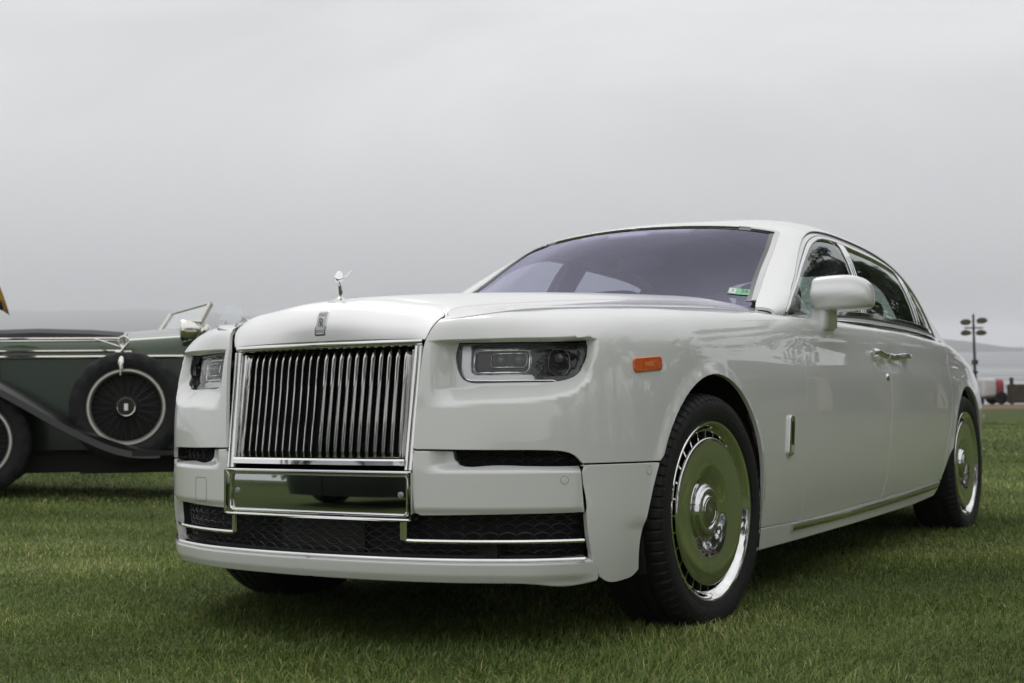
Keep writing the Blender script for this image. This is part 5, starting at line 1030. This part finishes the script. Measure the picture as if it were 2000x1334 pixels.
# ------------------------------------------------------------------ lodge and trees on the far side of the lawn (seen mirrored in the car)
TAN=mat('lodge_stucco',(.58,.51,.40),.85,noise=(1.5,(.66,.59,.47))); DKW=mat('lodge_timber',(.05,.04,.033),.7); ROOFM=mat('lodge_roof',(.09,.07,.06),.9,noise=(3,(.13,.10,.085))); WING=mat('lodge_glass',(.03,.035,.04),.08)
def lodge(loc,rz,nb=7,label=''):
    lo=empty('lodge',loc,rz,label,'building'); bw=4.2; W_=nb*bw
    m=MB(); m.box((-W_/2,3.0,0),(W_/2,9,5.2)); m.build('wall',TAN,lo)
    for k in range(nb+1):
        x=-W_/2+k*bw; m=MB(); m.box((x-.45,-.35,0),(x+.45,.35,1.7)); m.box((x-.38,-.28,1.7),(x+.38,.28,3.9)); m.build('column',TAN,lo)
    for k in range(nb):      # arch soffits: flat segments rising to a crown
        x0=-W_/2+k*bw+.38; x1=x0+bw-.76; n=12; V=[];F=[]
        for y in (-.28,.28):
            for i in range(n+1):
                t=i/n; V.append((x0+(x1-x0)*t,y,2.9+1.0*math.sin(math.pi*t)**.7)); V.append((x0+(x1-x0)*t,y,4.55))
        for i in range(n): F+=[(2*i,2*i+2,2*i+3,2*i+1),(2*(n+1)+2*i,2*(n+1)+2*i+1,2*(n+1)+2*i+3,2*(n+1)+2*i+2),(2*i,2*(n+1)+2*i,2*(n+1)+2*i+2,2*i+2)]
        m=MB(); m.add(V,F); m.build('arch',TAN,lo)
        m=MB(); m.box((x0+.5,2.93,.1),(x1-.5,2.99,2.9)); m.build('window',WING,lo); m=MB(); m.box((x0+.3,2.6,0),(x1-.3,2.75,.9)); m.build('planter',TAN if k%2 else DKW,lo)
    m=MB(); m.box((-W_/2-.3,-.4,4.5),(W_/2+.3,3.1,4.75)); m.build('beam',DKW,lo)
    m=MB(); w2=W_/2+.8; m.add([(-w2,-1.2,4.5),(w2,-1.2,4.5),(w2,4.5,7.0),(-w2,4.5,7.0),(w2,10,4.6),(-w2,10,4.6),(-w2,-1.2,4.75),(w2,-1.2,4.75),(w2,4.5,7.25),(-w2,4.5,7.25),(w2,10,4.85),(-w2,10,4.85)],[(0,1,2,3),(3,2,4,5),(6,7,8,9),(9,8,10,11),(0,1,7,6),(1,2,8,7),(2,4,10,8),(4,5,11,10),(5,3,9,11),(3,0,6,9)]); m.build('roof',ROOFM,lo)
lodge((20,42,TZ(20,42)-.1),math.radians(-27),8,'long tan stucco lodge with arched veranda and brown roof')
def tree(loc,h,spread,seed,label):
    g=np.random.default_rng(seed); t=empty('cypress_tree',(loc[0],loc[1],TZ(*loc)-.1),g.uniform(0,6),label,'tree','trees beyond the lawn'); m=MB(); tip=np.array((g.normal(0,.6),g.normal(0,.6),h*.72)); tr_=spline(np.array([(0,0,0),(g.normal(0,.25),g.normal(0,.25),h*.28),tip*(.62,.62,.62)+(g.normal(0,.4),g.normal(0,.4),0),tip]),np.linspace(0,1,14)); m.tube(tr_,np.linspace(.38,.08,14)*h/15,9); Q=[]
    for k in range(16):
        i=g.integers(5,13); a=g.uniform(0,2*math.pi); L_=spread*g.uniform(.45,1.0)*(1.15-.5*i/13); p0=tr_[i]; p2=p0+np.array((math.cos(a)*L_,math.sin(a)*L_,g.uniform(.02,.35)*L_)); pm=(p0+p2)/2+np.array((0,0,-.08*L_)); b=spline(np.array([p0,pm,p2]),np.linspace(0,1,8)); m.tube(b,np.linspace(.12,.02,8)*h/15,6)
        for f in (.45,.7,.9,1.0): c_=b[int(f*7)]+g.normal(0,.25,3); Q.append(leaf_cloud(int(150),c_,(spread*.20*g.uniform(.7,1.4),spread*.20*g.uniform(.7,1.4),spread*.09*g.uniform(.7,1.5)),.17,g,None,.25))
    for f in (.10,.16,.22,.3,.38): Q.append(leaf_cloud(170,tr_[int(f*13)]+g.normal(0,.5,3),(spread*.32,spread*.32,h*.09),.2,g,None,.3))
    Q.append(leaf_cloud(300,tip,(spread*.28,spread*.28,spread*.15),.17,g,None,.25)); m.build('trunk',BARK,t,True); leaves('crown',np.vstack(Q),LEAF,t)
for k,(x,y,h,s) in enumerate(((5.5,36,23,6.5),(5,52,22,7),(11,45,23,7),(16,52,22,9),(27,45,21,9),(36,38,22,9),(27,31,20,8),(29,23,23,9),(24,15,20,8),(27,7,23,9),(22,-1,20,8),(26,-9,22,9),(21,-17,19,8),(-20,-24,17,8),(-14,-40,19,9))):
    tree((x,y),h,s,40+k,'dark spreading cypress tree standing beyond the lawn')
g=np.random.default_rng(9); hg=empty('reflection_hedge',(19,-22,TZ(19,-22)),0,'tall dark hedge added out of view to even out the reflections in the white car','hedge')  # added hedge, out of view: closes trunk gaps into one dark reflected band
Q=[]
for k in range(46):
    f=k/45; Q.append(leaf_cloud(330,(5.5*f+g.normal(0,.3),55*f,1.7+g.normal(0,.25)),(1.1,1.1,1.9+g.uniform(-.3,.5)),.17,g,None,.55))
leaves('foliage',np.vstack(Q),LEAF,hg); m=MB()
for k in range(24): f=k/23; m.tube([(5.5*f,55*f,0),(5.5*f+.1,55*f,1.6)],.05,6)
m.build('stems',BARK,hg)
# ------------------------------------------------------------------ dark saloon opposite (mirrored in the polished plate)
NAVYP=mat('navy_paint',(.010,.012,.022),.3,0,1,.02)
nv_=empty('dark_saloon',(-3.0,-9.75,0),0,'dark navy saloon parked on the lawn opposite the white limousine','car')
KEEP={'front_fender','bumper_corner','bumper_bar','bumper_lip','front_door','rear_door','rear_quarter','boot_lid','sill','bonnet','grille_shell','roof','windscreen','windscreen_border','rear_window','front_side_window','rear_side_window','quarter_window','window_frame','window_chrome','window_pillar','sill_strip','wheel_liner','underbody','headlining','grille','wheel','headlight','number_plate_panel','lower_intake','belt_moulding','wing_mirror','slot_backing','engine_bay','cabin_floor'}
def copy_under(o,par,lev):
    c=o.copy(); COL.objects.link(c); c.parent=par
    if c.type=='MESH' and c.data.materials and c.data.materials[0] in (PAINT,SILVER): c.material_slots[0].link='OBJECT'; c.material_slots[0].material=NAVYP
    for ch in list(o.children): copy_under(ch,c,lev+1)
for o in list(car.children):
    if o.name.split('.')[0] in KEEP: copy_under(o,nv_,1)
# ------------------------------------------------------------------ haze
HZ=bpy.data.materials.new('haze'); HZ.use_nodes=True; n=HZ.node_tree.nodes; n.remove(n['Principled BSDF']); pv=n.new('ShaderNodeVolumePrincipled'); pv.inputs['Color'].default_value=(.93,.94,.96,1); pv.inputs['Density'].default_value=.00034; HZ.node_tree.links.new(pv.outputs[0],n['Material Output'].inputs['Volume'])
HAZE=True
if HAZE:
    FB=HZ.copy(); FB.name='fog'; FB.node_tree.nodes['Principled Volume'].inputs['Density'].default_value=.0055; FB.node_tree.nodes['Principled Volume'].inputs['Color'].default_value=(.997,.997,.997,1)
    Vf=[(*dl(d,l_)[0],z) for l_ in (-3000,900) for d,z in ((2250,126),(2250,258),(1000,258))]; m=MB(); m.add(Vf,[(0,1,2),(3,5,4),(0,3,4,1),(1,4,5,2),(2,5,3,0)]); o=m.build('fog_bank',FB); tag(o,'low grey fog bank lying on the far hills','fog',kind='stuff')
    m=MB(); m.box((-3800,-150,-4),(2600,4400,260)); o=m.build('haze',HZ); tag(o,'thin grey sea haze over the bay','haze',kind='stuff')
